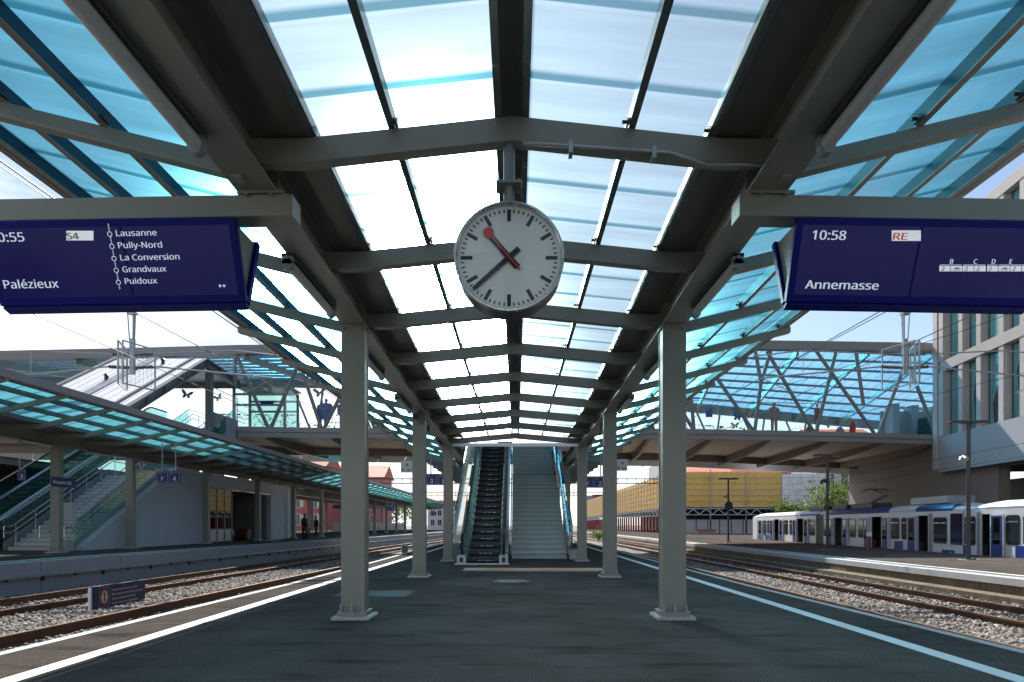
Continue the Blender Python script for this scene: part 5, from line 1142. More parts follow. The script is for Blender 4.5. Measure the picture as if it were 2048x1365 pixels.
t1 = train('blue and white metro train with opened doors farther along the right platform', Yt(1926), 56.3, [(1835, 1856), (1742, 1765), (1668, 1686), (1594, 1608), (1548, 1559), (1514.5, 1517.5)],
      [(1817, 1834.5, TB), (1765.5, 1779, TB), (1730, 1737.5, TB), (1686.5, 1697, TB), (1657.5, 1667, TB), (1608.5, 1618, TB), (1587, 1593.5, TB), (1559.5, 1567, TB), (1541.5, 1547.5, TB), (1518, 1525.5, TB)],
      [(1867, 1894, .30, 1.56), (1803, 1814.5, .42, 1.58), (1782, 1799, .42, 1.58), (1716.5, 1727.5, .42, 1.58), (1699.5, 1712, .42, 1.58), (1647.5, 1654, .42, 1.58), (1619, 1630, .42, 1.58), (1579, 1586, .42, 1.58), (1568.5, 1576, .42, 1.58), (1534.5, 1540, .42, 1.58), (1527, 1533, .30, 1.58)],
      [(1789, 1806, -.12, .33), (1884, 1909, -.22, .02), (1530, 1540, -.10, .35)], TW, True, True, [(1857.5, 1865), (1633.5, 1636), (1643, 1646)], [(1655, 1778), (1832, 1905), (1600, 1640)])
mb = TBX(MB(), Yt(1925), Yt(1901), .003, .014, .28, 1.72); obj('destination_window', mb, mat('dark_blue_glass', (0.008, 0.014, 0.05), 0.08, 0, 0.1, 2, rv=0.02), t1)
mb = MB(); put_text(mb, '274', TP(Yt(1898), .012, -.18), -Vector((.0678, .9977, 0)), (0, 0, 1), .17); obj('lettering', mb, TEXTW, t1)
mb = MB()
for ua, ub in ((1633, 1646),):
    for k in range(7): y = Yt(ub) + (Yt(ua) - Yt(ub)) * k / 6; TBX(mb, y - .03, y + .03, .0, .03, -.3, 1.9)
obj('articulation', mb, DARK, t1)
mb = MB(); TBX(mb, 29.2, 32.2, -1.9, -.55, 2.25, 2.62); obj('air_conditioner', mb, GALV, t1, bev=.03)
mb = MB()
for a, b in ((36.0, 38.6), (39.2, 41.2), (42.4, 45.0)): TBX(mb, a, b, -1.7, -.5, 2.2, 2.52)
obj('roof_box', mb, DARK, t1, bev=.05)
mb = MB(); pts = lambda *q: [TP(*a) for a in q]
mb.tube(pts((37.6, -1.2, 2.5), (35.6, -1.2, 2.95), (37.0, -1.2, 3.35)), .035, 6); mb.tube(pts((37.2, -.9, 2.5), (35.6, -1.0, 2.95), (36.8, -.95, 3.35)), .025, 6)
for dy in (-.25, .25): mb.tube(pts((36.9 + dy, -.35, 3.2), (36.9 + dy, -.6, 3.38), (36.9 + dy, -1.8, 3.38), (36.9 + dy, -2.05, 3.2)), .022, 6)
mb.tube(pts((36.65, -1.1, 3.37), (37.15, -1.1, 3.37)), .022, 6); obj('pantograph', mb, BLACK, t1)
t2 = train('white metro train with a blue open door at the right edge of the picture', 14.5, Yt(1929), [(1962, 1983)], [(1984, 2011, TB)], [(1930, 1951.5, .28, 1.58), (2012.5, 2040, .38, 1.60), (2047, 2080, .38, 1.6), (2086, 2130, .38, 1.6)], [(2031, 2062, -.16, .36), (1927.5, 1942, -.30, .28)], TW, False, True, [(1954, 1960)])
mb = MB(); TBX(mb, 21.2, 24.2, -1.9, -.5, 2.25, 2.62); obj('air_conditioner', mb, GALV, t2, bev=.03)

# platform lamps of the right platform
LH = mat('lamp_head', (0.05, 0.05, 0.055), 0.45, 0.2, 0.1, 5)
for u, v, Y, top, lab, k in ((1937, 1120, 22.6, 845, 'dark twin headed platform lamp beside the near metro train', 0), (1655, 1101, 31.5, 911, 'dark twin headed platform lamp in front of the metro train', 1), (1456.5, 1086, 45, 958, 'dark twin headed platform lamp before the yellow boarded scaffold', 2)):
    X = (u - U0) * Y / K; z0 = Z3 - .012 * (X - 12); z1 = H + (V0 - top) * Y / K
    t = thing('platform_lamp', lab, 'lamp post', (X, Y, z0), 'lamp posts on the right platform')
    mb = MB(); mb.cyl((X, Y, (z0 + z1) / 2 + .03), (0, 0, (z1 - z0) / 2 - .03), .075, 14, r2=.065); obj('mast', mb, LH, t, smooth=True)
    mb = MB(); mb.box(X - .28, X + .28, Y - .22, Y + .22, z0 - .05, z0 + .05); f_ = obj('foot', mb, PLINTH, t, bev=.01)
    mb = MB(); mb.box(X - .18, X + .18, Y - .16, Y + .16, z0 + .052, z0 + .085)
    for a in (-.15, .15): mb.cyl((X + a, Y - .12, z0 + .11), (0, 0, .03), .018, 6)
    obj('base_plate', mb, LH, f_)
    for s in (-1, 1):
        mb = MB(); a, b = sorted((X + s * .09, X + s * .70)); mb.box(a, b, Y - .15, Y + .15, z1 - .05, z1 + .05); hd = obj('lamp_head', mb, LH, t, bev=.01)
        a, b = sorted((X + s * .32, X + s * .60)); mb = MB(); mb.box(a, b, Y - .10, Y + .10, z1 - .062, z1 - .051); obj('diffuser', mb, TUBE, hd)
    mb = MB(); mb.cyl((X, Y, z1), (.10, 0, 0), .04, 8); obj('head_joint', mb, LH, t)
    zc_ = H + (V0 - {0: 917, 1: 962, 2: 993}[k]) * Y / K
    mb = MB(); mb.cyl((X - .17, Y - .05, zc_), (-.02, -.10, -.05), .085, 14); mb.cyl((X - .33, Y - .08, zc_ - .05), (-.06, -.06, -.06), .08, 14); mb.tube([(X, Y, zc_ + .02), (X - .3, Y, zc_ + .04)], .02, 8); obj('camera', mb, GALV if k != 1 else LH, t, smooth=True)
    if k == 2:
        z_ = H + (V0 - 1012) * Y / K; mb = MB(); mb.py([(X - .30, z_ - .28), (X + .30, z_ - .28), (X + .30, z_ + .15), (X, z_ + .38), (X - .30, z_ + .15)], Y - .12, Y - .08); obj('sign_plate', mb, DARK, t)
t = thing('ticket_post', 'slim red and white post standing before an open train door', 'post', (*G(1738, 1106, -.2), -.2))
X, Y = G(1738, 1106, -.2)
mb = MB(); mb.box(X - .07, X + .07, Y - .07, Y + .07, -.21, .62); obj('post', mb, mat('post_red', (0.20, 0.05, 0.06), 0.5, 0, 0.1, 5), t); mb = MB(); mb.box(X - .09, X + .09, Y - .08, Y + .08, .622, .84); obj('post_head', mb, WHITE, t)

# ================================================================== BACKGROUND RIGHT: SCAFFOLD, HOUSES, TREE
def osb_mat():
    m, t, out = nodemat('osb_board'); n = t.nodes.new; l = t.links.new
    b = n('ShaderNodeBsdfPrincipled'); l(b.outputs[0], out.inputs[0]); b.inputs['Roughness'].default_value = .75
    c = n('ShaderNodeTexCoord'); v = n('ShaderNodeTexVoronoi'); v.inputs['Scale'].default_value = 5.5; l(c.outputs['Object'], v.inputs[0])
    nz_ = n('ShaderNodeTexNoise'); nz_.inputs['Scale'].default_value = .35; l(c.outputs['Object'], nz_.inputs[0])
    sp_ = n('ShaderNodeSeparateColor'); l(v.outputs['Color'], sp_.inputs[0]); ad = n('ShaderNodeMath'); ad.operation = 'MULTIPLY_ADD'; l(sp_.outputs[0], ad.inputs[0]); ad.inputs[1].default_value = .5; l(nz_.outputs[0], ad.inputs[2])
    rp = n('ShaderNodeValToRGB'); e = rp.color_ramp.elements; e[0].position = .35; e[1].position = .95; e[0].color = (.70, .36, .06, 1); e[1].color = (.88, .56, .16, 1); l(ad.outputs[0], rp.inputs[0]); l(rp.outputs[0], b.inputs['Base Color']); return m
OSB = osb_mat()
ORANGE = mat('roof_orange', (0.50, 0.13, 0.06), 0.7, 0, 0.2, 2); HOUSE_W = mat('house_wall', (0.62, 0.60, 0.56), 0.85, 0, 0.06, .6)
sx0, sx1, sy0, sy1, sz0, sz1 = 23.7, 39.8, 90.0, 200.0, 3.85, 9.1
sc = thing('scaffold_hoarding', 'long yellow boarded scaffold deck on posts beyond the right platform', 'scaffold', (sx0, sy0, -.9))
for i in range(6):
    z = sz0 + i * (sz1 - sz0) / 6; obj('board_front', MB().box(sx0, sx1, sy0, sy0 + .04, z + .02, z + (sz1 - sz0) / 6 - .03), OSB, sc)
n = 44
for i in range(n):
    y = sy0 + .1 + i * (sy1 - sy0) / n; obj('board_side', MB().box(sx0 - .02, sx0 + .02, y + .05, y + (sy1 - sy0) / n - .05, sz0 + .02, sz1), OSB, sc)
mb = MB()
for i in range(7): z = sz0 + i * (sz1 - sz0) / 6; mb.bar((sx0 - .3, sy0 - .12, z), (sx1 + 4.5, sy0 - .12, z), .07, .07); mb.bar((sx0 - .15, sy0, z), (sx0 - .15, sy1, z), .07, .09)
obj('scaffold_tube', mb, GALV, sc, kind='stuff')
mb = MB()
for i in range(6): x = sx0 + .05 + i * 5.35; mb.bar((x, sy0 - .2, -1), (x, sy0 - .2, sz1 + .5), .11, .11)
for i in range(n + 1): y = sy0 + i * (sy1 - sy0) / n; mb.bar((sx0 - .2, y, sz0 - 2), (sx0 - .2, y, sz1 + .35), .09, .09)
obj('scaffold_post', mb, GALV, sc, kind='stuff')
POSTR = mat('post_dark_red', (0.22, 0.02, 0.03), 0.5, 0, 0.2, 2)
mb = MB(); mw = MB()
for i in range(n + 1):
    y = sy0 + i * (sy1 - sy0) / n; mb.bar((sx0 - .2, y, -.4), (sx0 - .2, y, sz0 - 1.2), .30, .30); mw.bar((sx0 - .2, y, -1.2), (sx0 - .2, y, -.4), .2, .2)
for i in range(6): x = sx0 + .05 + i * 5.35; mb.bar((x, sy0 - .25, -.6), (x, sy0 - .25, 2.0), .2, .2)
obj('prop_post', mb, POSTR, sc, kind='stuff'); obj('prop_foot', mw, WHITE, sc, kind='stuff')
mb = MB()
for i in range(7):
    x = sx0 + i * 1.9; mb.bar((x, sy0 - .1, 2.75), (x + .95, sy0 - .1, 3.55), .1, .1); mb.bar((x + .95, sy0 - .1, 3.55), (x + 1.9, sy0 - .1, 2.75), .1, .1)
mb.bar((sx0, sy0 - .1, 2.7), (sx1, sy0 - .1, 2.7), .1, .1); mb.bar((sx0, sy0 - .1, 3.6), (sx1, sy0 - .1, 3.6), .1, .1)
for i in range(40):
    y = sy0 + i * 2.7; mb.bar((sx0, y, 2.75), (sx0, y + 1.35, 3.55), .08, .08); mb.bar((sx0, y + 1.35, 3.55), (sx0, y + 2.7, 2.75), .08, .08)
mb.bar((sx0, sy0, 2.7), (sx0, sy1, 2.7), .1, .1); mb.bar((sx0, sy0, 3.6), (sx0, sy1, 3.6), .1, .1); obj('lattice_girder', mb, mat('white_steel', (.6, .62, .64), .5, .1, .05, 3), sc)
obj('deck', MB().box(sx0 + .1, sx1 + 9, sy0 + .1, sy1, 3.64, 3.84), DARK, sc)
mb = MB()
for i in range(8): x = sx0 + .4 + i * 1.8; mb.box(x, x + 1.65, sy0 + 2.0, sy0 + 2.05, -1.1, 2.0)
obj('site_fence', mb, mat('fence_white', (.55, .55, .55), .6, 0, .1, 4), sc, kind='stuff')
mb = MB(); mb.box(sx1 + 2.2, sx1 + 2.4, sy0 + 4, sy1, -1.2, 3.6); mb.box(sx0 + 4, sx1 + 4, sy0 + 14, sy0 + 14.2, -1.2, 3.6); obj('back_hoarding', mb, DARK, sc)
p = P(1413, 1085, 84); t = thing('skip_container', 'grey skip with orange rim standing under the boarded scaffold', 'container', (p.x, 84, -.8))
mb = MB(); mb.py([(p.x - 1.0, -1.1), (p.x + 1.0, -1.1), (p.x + 1.3, .35), (p.x - 1.3, .35)], 84, 85.6); obj('bin', mb, mat('skip_grey', (.30, .27, .26), .6, .1, .1, 3), t)
mb = MB(); mb.box(p.x - 1.36, p.x + 1.36, 83.9, 85.7, .352, .55); obj('rim', mb, ORANGE, t)
# wrapped scaffold, houses
ww = thing('wrapped_scaffold', 'white sheeted scaffold with diagonal tubes right of the yellow boards', 'scaffold', (45, 100, 0))
mb = MB(); mb.box(43.5, 53.5, 104, 104.2, -1, 10.0); mb.box(41.5, 43.3, 100, 100.2, -1, 9.6); obj('sheeting', mb, mat('sheeting_white', (.66, .68, .70), .7, 0, .06, 1.2, .4, 3), ww)
mb = MB()
for i in range(6): x = 43 + i * 2.0; mb.bar((x, 99, -1), (x, 99, 11), .08, .08); mb.bar((x, 99, 9), (x + 3.5, 99, 1), .07, .07)
for z in (1, 3, 5, 7, 9): mb.bar((42.5, 99, z), (54, 99, z), .06, .06)
obj('scaffold_tube', mb, GALV, ww, kind='stuff')
def house(name, label, x0, x1, y0, y1, z1, wall, roofm, wins, roofh=2.5, wm=None, shutter=None):
    t = thing(name, label, 'house', ((x0 + x1) / 2, y0, -1)); obj('wall', MB().box(x0, x1, y0, y1, -1.2, z1), wall, t)
    mb = MB(); mb.px([(y0 - .5, z1 - .1), (y1 + .5, z1 - .1), ((y0 + y1) / 2, z1 + roofh)], x0 - .5, x1 + .5); obj('roof', mb, roofm, t)
    for (wx, wz, w, h) in wins:
        f = obj('window', MB().box(wx, wx + w, y0 - .03, y0 - .003, wz, wz + h), wm or mat('pane_dark', (.03, .035, .045), .1, 0, .3, 1, rv=.02), t)
        mb = MB(); mb.box(wx - .1, wx, y0 - .06, y0 - .004, wz - .1, wz + h + .1); mb.box(wx + w, wx + w + .1, y0 - .06, y0 - .004, wz - .1, wz + h + .1); mb.box(wx, wx + w, y0 - .06, y0 - .004, wz + h, wz + h + .1); mb.box(wx - .15, wx + w + .15, y0 - .12, y0 - .004, wz - .2, wz - .1); mb.box(wx + w / 2 - .03, wx + w / 2 + .03, y0 - .05, y0 - .031, wz, wz + h); obj('frame', mb, WHITE, f)
        if shutter:
            mb = MB(); mb.box(wx - .7, wx - .12, y0 - .07, y0 - .004, wz, wz + h); mb.box(wx + w + .12, wx + w + .7, y0 - .07, y0 - .004, wz, wz + h); obj('shutter', mb, shutter, f)
    return t
h1 = house('town_house', 'pale town house with iron balconies behind the leafy tree', 55, 66, 110, 120, 17, mat('house_grey', (.50, .49, .48), .85, 0, .06, .6), ORANGE, [(57 + 2.6 * i, 1.5 + 3.4 * j, 1.3, 2.2) for i in range(3) for j in range(5)])
mb = MB()
for j in range(4):
    mb.box(56, 62, 109, 109.95, 4.4 + 3.4 * j - 3.4, 4.55 + 3.4 * j - 3.4)
    for i in range(25): mb.bar((56 + i * .25, 109.05, 4.55 + 3.4 * j - 3.4), (56 + i * .25, 109.05, 5.55 + 3.4 * j - 3.4), .04, .04)
    mb.bar((56, 109.05, 5.55 + 3.4 * j - 3.4), (62, 109.05, 5.55 + 3.4 * j - 3.4), .05, .05)
obj('balcony', mb, DARK, h1)
house('town_house', 'red roofed house partly seen above the yellow boards', 45, 68, 135, 145, 13.0, mat('house_red', (.34, .06, .05), .8, 0, .1, .5), ORANGE, [(48 + 3 * i, 9.6, 1.2, 1.6) for i in range(6)], 3.5)
house('town_house', 'dark red gabled house above the left part of the yellow boards', 37, 47, 130, 140, 12.2, mat('house_crimson', (.26, .035, .04), .8, 0, .1, .5), ORANGE, [(39 + 3 * i, 9.0, 1.2, 1.6) for i in range(3)], 2)
th = thing('high_rise', 'far tall building wrapped in pale grey netting beyond the scaffold', 'building', (60, 220, 0))
mb = MB(); mb.box(53, 78, 220, 240, -1, 24); obj('netting', mb, mat('net_grey', (.50, .52, .56), .8, 0, .1, .2), th)
mb = MB()
for i in range(9): mb.bar((53 + i * 3, 219.8, 0), (53 + i * 3, 219.8, 26), .12, .12)
for i in range(9): mb.bar((53, 219.8, 2 + i * 2.8), (78, 219.8, 2 + i * 2.8), .12, .12)
obj('scaffold_tube', mb, GALV, th, kind='stuff')
fr = thing('far_building', 'small distant red topped building between the right columns', 'building', (34, 260, 0))
mb = MB(); mb.box(30, 36, 258, 268, -1, 13.5); obj('wall', mb, CONC, fr); mb = MB(); mb.box(33.2, 37.2, 257, 268, 9.5, 14.2); obj('red_block', mb, POSTR, fr, bev=.3)

def leaf_mat(name, a, b):
    m, t, out = nodemat(name); n = t.nodes.new; l = t.links.new; p = n('ShaderNodeBsdfPrincipled'); p.inputs['Roughness'].default_value = .55
    g = n('ShaderNodeNewGeometry'); rp = n('ShaderNodeValToRGB'); rp.color_ramp.elements[0].color = (*a, 1); rp.color_ramp.elements[1].color = (*b, 1); l(g.outputs['Random Per Island'], rp.inputs[0]); l(rp.outputs[0], p.inputs['Base Color'])
    tl = n('ShaderNodeBsdfTranslucent'); l(rp.outputs[0], tl.inputs[0]); mx = n('ShaderNodeMixShader'); mx.inputs[0].default_value = .4; l(p.outputs[0], mx.inputs[1]); l(tl.outputs[0], mx.inputs[2]); l(mx.outputs[0], out.inputs[0]); return m
LEAF = leaf_mat('leaf', (.07, .13, .02), (.20, .27, .05)); BARK = mat('bark', (.10, .08, .06), .9, 0, .3, 5, .4, 20)
def tree(label, x, y, z0, h, rw, n=2600, ls=.22, name='leafy_tree'):
    t = thing(name, label, 'tree', (x, y, z0)); mb = MB(); tips = []
    mb.tube([(x, y, z0), (x + .1, y, z0 + h * .3), (x - .05, y + .1, z0 + h * .6), (x, y, z0 + h * .85)], [.16, .13, .08, .03], 8)
    for k in range(16):
        a = k * 2.4; zz = z0 + h * rng.uniform(.32, .75); r_ = rw * rng.uniform(.55, 1); e = Vector((x + r_ * math.cos(a), y + r_ * math.sin(a), zz + h * rng.uniform(.08, .25))); m_ = Vector((x + r_ * .45 * math.cos(a), y + r_ * .45 * math.sin(a), zz + h * .06)); mb.tube([(x, y, zz - h * .06), m_, e], [.06, .04, .015], 5); tips += [e, (e + m_) / 2]
    tips += [Vector((x, y, z0 + h * .92)), Vector((x + .3, y, z0 + h * .8))]
    obj('trunk', mb, BARK, t); mb = MB()
    for k in range(n):
        c = tips[k % len(tips)]; v = Vector(rng.normal(size=3)); v *= rw * .23; c = c + v; a = Vector(rng.normal(size=3)).normalized(); b = a.cross(Vector(rng.normal(size=3))).normalized(); s = ls * rng.uniform(.5, 1.2)
        mb.add([c - a * s, c + b * s * .5, c + a * s, c - b * s * .5], [(0, 1, 2, 3)])
    obj('crown', mb, LEAF, t); return t
tree('bright green leafy tree rising behind the metro train roof', 40.2, 78, -1, 7.6, 3.1)
tree('smaller green tree between the white sheeting and the yellow boards', 37.6, 84, -1, 5.8, 1.8, 1200)
tree('low green bush growing on the far right track edge', *G(1196, 1080, -.6), -.7, 1.1, .9, 500, .12, 'green_bush')
tree('green tree beyond the left platform canopy', -30, 150, -1, 8, 4, 1200, .4)

# ================================================================== BACKGROUND LEFT
ROSE = mat('house_rose', (.50, .13, .11), .8, 0, .06, .6); CREAM = mat('shutter_cream', (.62, .56, .40), .7, 0, .05, 3)
house('town_house', 'red house with cream shutters behind the left platform', -52, -38.3, 120, 130, 13, ROSE, ORANGE, [(-44.3, 4.7, 1.1, 2.0), (-44.3, 1.3, 1.1, 2.0), (-40.9, 4.7, 1.1, 2.0), (-40.9, 1.3, 1.1, 2.0)], 3, None, CREAM)
house('town_house', 'pink house with many pale window frames behind the left platform', -41.5, -30, 135, 145, 12, mat('house_pink', (.52, .20, .20), .8, 0, .1, .6), ORANGE, [(-40.4 + 1.9 * i, 1.5 + 3 * j, .9, 1.9) for i in range(5) for j in range(3)], 3)
house('town_house', 'grey white apartment house far behind the left canopy columns', -28, -8, 190, 205, 9, mat('house_pale', (.52, .52, .55), .8, 0, .1, .4), ORANGE, [(-27 + 2.2 * i, 1 + 3 * j, 1.2, 1.8) for i in range(9) for j in range(3)], 2)
def person(label, x, y, z, hgt, coat, legs, skin=(.32, .2, .14), facing=0.0, group=None, skirt=False, hair=(.02, .015, .012)):
    t = thing('person', label, 'person', (x, y, z), group); k = hgt / 1.75; c, s = math.cos(facing), math.sin(facing)
    def W(a, b, h): return Vector((x + (a * c - b * s) * k, y + (a * s + b * c) * k, z + h * k))
    me = bpy.data.meshes.new('body'); J = [(0, 0, .95), (0, .01, 1.18), (0, .0, 1.40), (0, -.01, 1.50), (0, -.02, 1.58), (0, -.02, 1.70), (.10, 0, .90), (.11, -.03, .48), (.11, .02, .06), (.11, -.14, .03), (-.10, 0, .90), (-.11, .05, .48), (-.11, .07, .06), (-.11, -.08, .03), (.19, 0, 1.40), (.24, .02, 1.12), (.23, -.10, .88), (-.19, 0, 1.40), (-.25, .03, 1.12), (-.24, -.06, .86), (.23, -.15, .79), (-.24, -.10, .77)]
    E = [(0, 1), (1, 2), (2, 3), (3, 4), (4, 5), (0, 6), (6, 7), (7, 8), (8, 9), (0, 10), (10, 11), (11, 12), (12, 13), (2, 14), (14, 15), (15, 16), (16, 20), (2, 17), (17, 18), (18, 19), (19, 21)]
    rad = [.145, .14, .15, .055, .085, .075, .095, .065, .045, .035, .095, .065, .045, .035, .07, .05, .038, .07, .05, .038, .028, .028]
    me.from_pydata([tuple(W(*j) - Vector((x, y, z))) for j in J], E, []); o = bpy.data.objects.new('body', me); COL.objects.link(o); o.parent = t; WL[o.name] = Vector((x, y, z))
    m = o.modifiers.new('skin', 'SKIN'); m.use_smooth_shade = True
    if not me.skin_vertices: me.attributes
    for i, r_ in enumerate(rad): me.skin_vertices[0].data[i].radius = (r_ * k, r_ * k * (.75 if i < 3 else 1)); me.skin_vertices[0].data[i].use_root = (i == 0)
    o.modifiers.new('sub', 'SUBSURF').levels = 1; o.modifiers['sub'].render_levels = 2; me.materials.append(mat('skin_tone', skin, .6, 0, .05, 5))
    # clothes over the body
    mb = MB(); prof = [(.88 if not skirt else .62, .20), (1.0, .195), (1.2, .175), (1.38, .19), (1.45, .13), (1.50, .075)]; n = 16
    mb.sweep([[W(r_ * 1.12 * math.cos(2 * math.pi * j / n), r_ * .78 * math.sin(2 * math.pi * j / n), h) for j in range(n)] for h, r_ in prof]); obj('coat', mb, coat, t, smooth=True)
    mb = MB()
    for a, b, d in ((14, 15, 16), (17, 18, 19)): mb.tube([W(*J[a]), W(*J[b]), W(*J[d])], [.085 * k, .065 * k, .05 * k], 10)
    obj('sleeve', mb, coat, t, smooth=True)
    mb = MB()
    for a, b, d in ((6, 7, 8), (10, 11, 12)): mb.tube([W(*J[a]), W(*J[b]), W(*J[d])], [.115 * k, .08 * k, .062 * k], 10)
    obj('trousers', mb, legs, t, smooth=True)
    mb = MB()
    for a, b in ((8, 9), (12, 13)): mb.tube([W(J[a][0], J[a][1] + .04, .05), W(J[b][0], J[b][1], .035)], [.055 * k, .045 * k], 8)
    obj('shoe', mb, BLACK, t, smooth=True)
    mb = MB(); mb.sphere(W(0, .01, 1.685), .098 * k, 8, 0, (1, 1.05, .95)); obj('hair', mb, mat('hair_dark', hair, .6, 0, .1, 8), t, smooth=True)
    mb = MB(); mb.sphere(W(0, -.10, 1.635), .02 * k, 5); obj('nose', mb, mat('skin_tone', skin), t, smooth=True); return t
BLK = mat('cloth_black', (.012, .012, .014), .8, 0, .1, 9); PINK = mat('cloth_dusty_pink', (.22, .14, .15), .8, 0, .1, 9); JEAN = mat('cloth_jeans', (.025, .045, .09), .8, 0, .1, 9)
person('man in a long black coat standing with a small child beyond the waiting room', -14.55, 41.3, Z2, 1.74, BLK, BLK, facing=1.2)
person('small child in a dusty pink coat beside the man in black', -14.25, 41.0, Z2, .98, PINK, BLK, facing=.6, skirt=True)
person('person in dark jacket and blue jeans waiting farther along the left platform', -18.1, 54.3, Z2, 1.70, BLK, JEAN, facing=-.5)
cr_ = thing('white_car', 'white car parked behind the left platform columns', 'car', (-31.5, 112, -.6))
mb = MB(); mb.px([(110.0, -.4), (114.2, -.4), (114.2, .15), (113.4, .3), (112.6, .78), (111.1, .78), (110.4, .3), (110.0, .2)], -32.6, -30.9); obj('body', mb, WHITE, cr_, bev=.06)
mb = MB(); mb.box(-32.45, -31.05, 110.55, 110.6, .32, .72); obj('windscreen', mb, BLACK, cr_)
for yy in (110.8, 113.4):
    for xx in (-32.6, -30.9): mb = MB(); mb.cyl((xx, yy, -.42), (.09, 0, 0), .3, 16); obj('wheel', mb, BLACK, cr_)
bp = thing('low_screen', 'row of grey screens closing the far side of the left platform', 'screen', (-22, 95, Z2))
mb = MB()
for i in range(16): mb.box(-22.1, -22, 72 + i * 3, 74.8 + i * 3, Z2 + .1, 1.5)
obj('screen_panel', mb, TG, bp, kind='stuff')
wb = thing('wheelbarrow', 'dark wheelbarrow parked inside the waiting room recess', 'wheelbarrow', (-17.8, 36.4, Z2))
mb = MB(); mb.py([(-18.2, .55), (-17.1, .55), (-17.3, 1.0), (-18.4, 1.0)], 36, 36.6); obj('tray', mb, BLACK, wb); mb = MB(); mb.cyl((-18.5, 36.3, .42), (0, .05, 0), .2, 14); obj('wheel', mb, BLACK, wb)
mb = MB(); mb.tube([(-18.5, 36.05, .42), (-17.0, 36.05, .62), (-16.75, 36.05, 1.0)], .025, 6); mb.tube([(-18.5, 36.55, .42), (-17.0, 36.55, .62), (-16.75, 36.55, 1.0)], .025, 6); mb.tube([(-17.2, 36.05, .6), (-17.2, 36.05, Z2)], .025, 6); mb.tube([(-17.2, 36.55, .6), (-17.2, 36.55, Z2)], .025, 6); obj('frame', mb, DARK, wb)
rb = thing('red_drum', 'dark red drum lying beside the wheelbarrow in the recess', 'drum', (-17.3, 38.2, Z2))
mb = MB(); mb.cyl((-17.3, 38.2, Z2 + .35), (.3, 0, 0), .35, 20); obj('barrel', mb, POSTR, rb, smooth=True); mb = MB(); mb.cyl((-16.99, 38.2, Z2 + .35), (.012, 0, 0), .36, 20); mb.cyl((-17.6, 38.2, Z2 + .35), (.012, 0, 0), .36, 20); obj('rim', mb, DARK, rb)

# ================================================================== CATENARY
def insul(mb, a, b, n=9, r=.085):
    a, b = Vector(a), Vector(b); d = (b - a) / n
    for i in range(n): c = a + d * (i + .5); mb.cyl(c, d * .28, r, 10, r2=r * .6)
    mb.tube([a, b], .03, 6)
gt = thing('catenary_portal', 'grey steel catenary portal with drop posts hanging over the tracks', 'catenary portal', (0, 26, -.6))
mb = MB()
for z in (12.9, 13.7): 
    for y in (25.7, 26.3): mb.bar((-24, y, z), (24.6, y, z), .09, .09)
for i in range(34): x = -24 + i * 1.43; mb.bar((x, 25.7, 12.9), (x + .71, 25.7, 13.7), .05, .05); mb.bar((x + .71, 25.7, 13.7), (x + 1.42, 25.7, 12.9), .05, .05)
obj('crossbeam', mb, GALV, gt)
for x in (-24.2, 24.8):
    mb = MB(); mb.bar((x, 26, -1), (x, 26, 13.9), .4, .4, (0, 1, 0)); obj('leg', mb, GALV, gt)
for X, sgn in ((-16.62, -1), (16.85, 1)):
    mb = MB(); zt_, zb_ = 12.9, 7.72
    for dx, dy in ((-.26, -.2), (.26, -.2), (-.09, .2), (.09, .2)): mb.bar((X + dx, 26 + dy, zt_), (X + dx * .30, 26 + dy * .4, 9.2), .05, .05)
    for z in (10.3,): mb.box(X - .17, X + .17, 25.86, 26.1, z, z + .12)
    mb.box(X - .095, X + .095, 25.93, 26.07, zb_, 9.25); obj('drop_post', mb, GALV, gt)
    for sd in (-1, 1):
        a = X + sd * .10; b = X + sd * .62; mb = MB(); y0, y1 = 26 - .45 * (-sd), 26 + .45 * (-sd)
        za, zb2 = 7.15, 8.95
        for p_, q_ in (((a, 25.2, za), (a, 25.2, zb2)), ((b, 26.6, za), (b, 26.6, zb2)), ((a, 25.2, zb2), (b, 26.6, zb2)), ((a, 25.2, za), (b, 26.6, za))): mb.bar(p_, q_, .05, .05)
        for i in range(1, 16): z = za + (zb2 - za) * i / 16; mb.bar((a, 25.2, z), (b, 26.6, z), .008, .008)
        for i in range(1, 8): q = i / 8; mb.bar((a + (b - a) * q, 25.2 + 1.4 * q, za), (a + (b - a) * q, 25.2 + 1.4 * q, zb2), .008, .008)
        obj('guard_frame', mb, GALV, gt)
        xs_ = X + sd * .12
        mb = MB(); insul(mb, (xs_, 26, 8.0), (X + sd * 1.05, 26, 8.05)); insul(mb, (xs_, 26, 8.55), (X + sd * .9, 26, 8.6), 7, .07); obj('insulator', mb, mat('insulator', (.12, .09, .075), .3, 0, .1, 9), gt)
        xe = X + sd * 6.2; mb = MB(); mb.tube([(X + sd * 1.05, 26, 8.05), (xe, 26, 7.55)], .035, 8); mb.tube([(X + sd * .9, 26, 8.6), (X + sd * 4.4, 26, 8.75), (X + sd * 6.6, 26, 8.5)], .03, 8); mb.tube([(X + sd * 4.4, 26, 8.75), (X + sd * 4.4, 26, 7.7)], .012, 6); mb.tube([(xe, 26, 7.55), (xe - sd * 1.4, 26, 6.9)], .02, 6); obj('cantilever_arm', mb, GALV, gt)
wn = 0
def wire(label, pts, r=.012, group='overhead wires'):
    t = props(obj('overhead_wire', MB().tube(pts, r, 5), WIRE), label, 'wire', group); return t
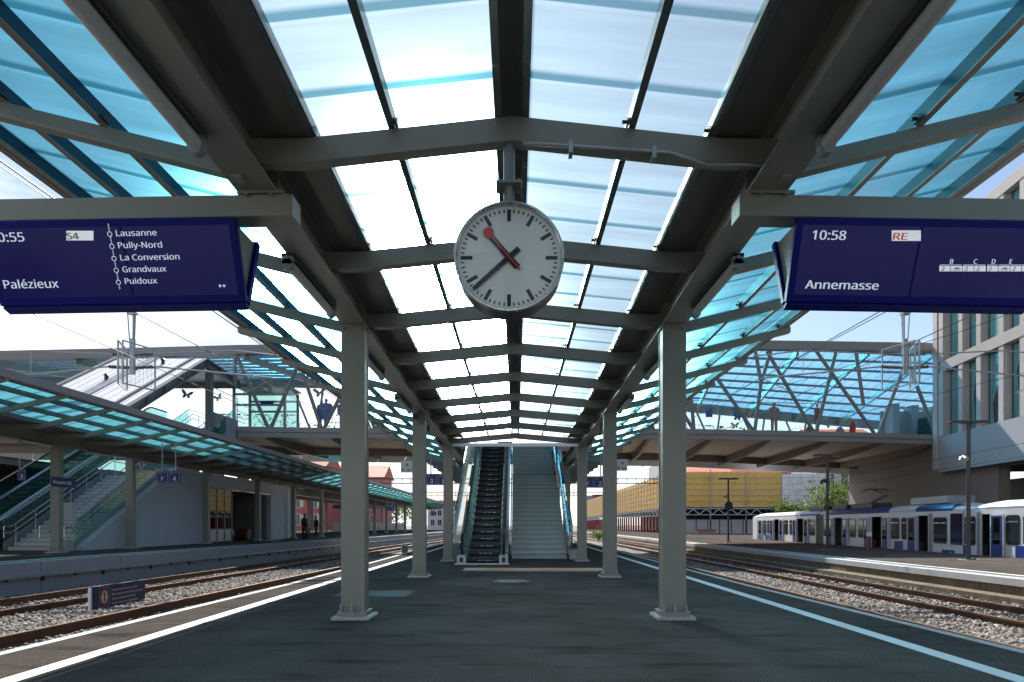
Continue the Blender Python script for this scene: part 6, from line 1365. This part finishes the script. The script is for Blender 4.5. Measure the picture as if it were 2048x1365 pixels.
for x, nm in ((-6.25, 'the near left track'), (-10.1, 'the far left track'), (6.0, 'the near right track'), (9.6, 'the far right track')):
    wire(f'thin dark contact wire running above {nm}', [(x, -8, 5.62), (x, 40, 5.6), (x, 200, 5.6)])
    wire(f'thin dark carrier wire sagging above {nm} up to the footbridge', [(x, -8, 7.35), (x, 5, 6.95), (x, 14, 6.8), (x, 24, 6.95), (x, 34.4, 7.0)], .014)
wire('long black feeder wire crossing the sky left of the middle canopy', [(-13.6, -5, 10.9), (-13.6, 12, 10.6), (-13.6, 33, 10.9)], .016)
wire('black feeder wire rising across the sky right of the middle canopy', [(13.2, 3, 9.1), (13.0, 18, 8.6), (12.6, 36, 8.9)], .016)
wire('second feeder wire right of the middle canopy in front of the office windows', [(22.5, 4, 9.8), (18, 24, 9.0), (14, 37, 9.0)], .014)
wire('long wire sloping down before the office building fins', [(24, 14, 7.6), (20, 26, 7.3), (8, 60, 5.9)], .012)
wire('contact wire of the metro along the brown wall', [TP(14, -1.2, 4.2), TP(40, -1.2, 3.9), TP(90, -1.2, 3.9)], .012)
wire('carrier wire of the metro along the brown wall', [TP(14, -1.2, 4.7), TP(40, -1.2, 4.5), TP(90, -1.2, 4.6)], .012)
for y, z, xa, xb_, lab in ((64, 8.0, -28, 16.9, 'steel catenary gantry spanning the tracks just beyond the footbridge'), (100, 8.1, -34, 30, 'second steel catenary gantry farther along the tracks'), (145, 8.2, -34, 34, 'third and smallest steel catenary gantry in the distance')):
    t = thing('catenary_gantry', lab, 'catenary gantry', (0, y, -1), 'catenary gantries beyond the footbridge')
    mb = MB(); mb.bar((xa, y, z), (xb_, y, z), .14, .14); mb.bar((xa, y, z + .75), (xb_, y, z + .75), .14, .14)
    k = int((xb_ - xa) / 1.5)
    for i in range(k + 1): mb.bar((xa + i * 1.5, y, z), (xa + i * 1.5, y, z + .75), .10, .10)
    obj('crossbeam', mb, DARK, t)
    for x in (xa, xb_):
        mb = MB(); mb.bar((x, y, -1), (x, y, z + 1.2), .35, .35, (0, 1, 0)); obj('leg', mb, DARK, t)
    for x in (-6.25, -10.1, 6.0, 9.6):
        mb = MB(); mb.bar((x, y, z), (x, y, 5.9), .06, .06); mb.tube([(x, y, 6.6), (x + 1.1, y, 5.7)], .025, 6); obj('drop_post', mb, DARK, t)
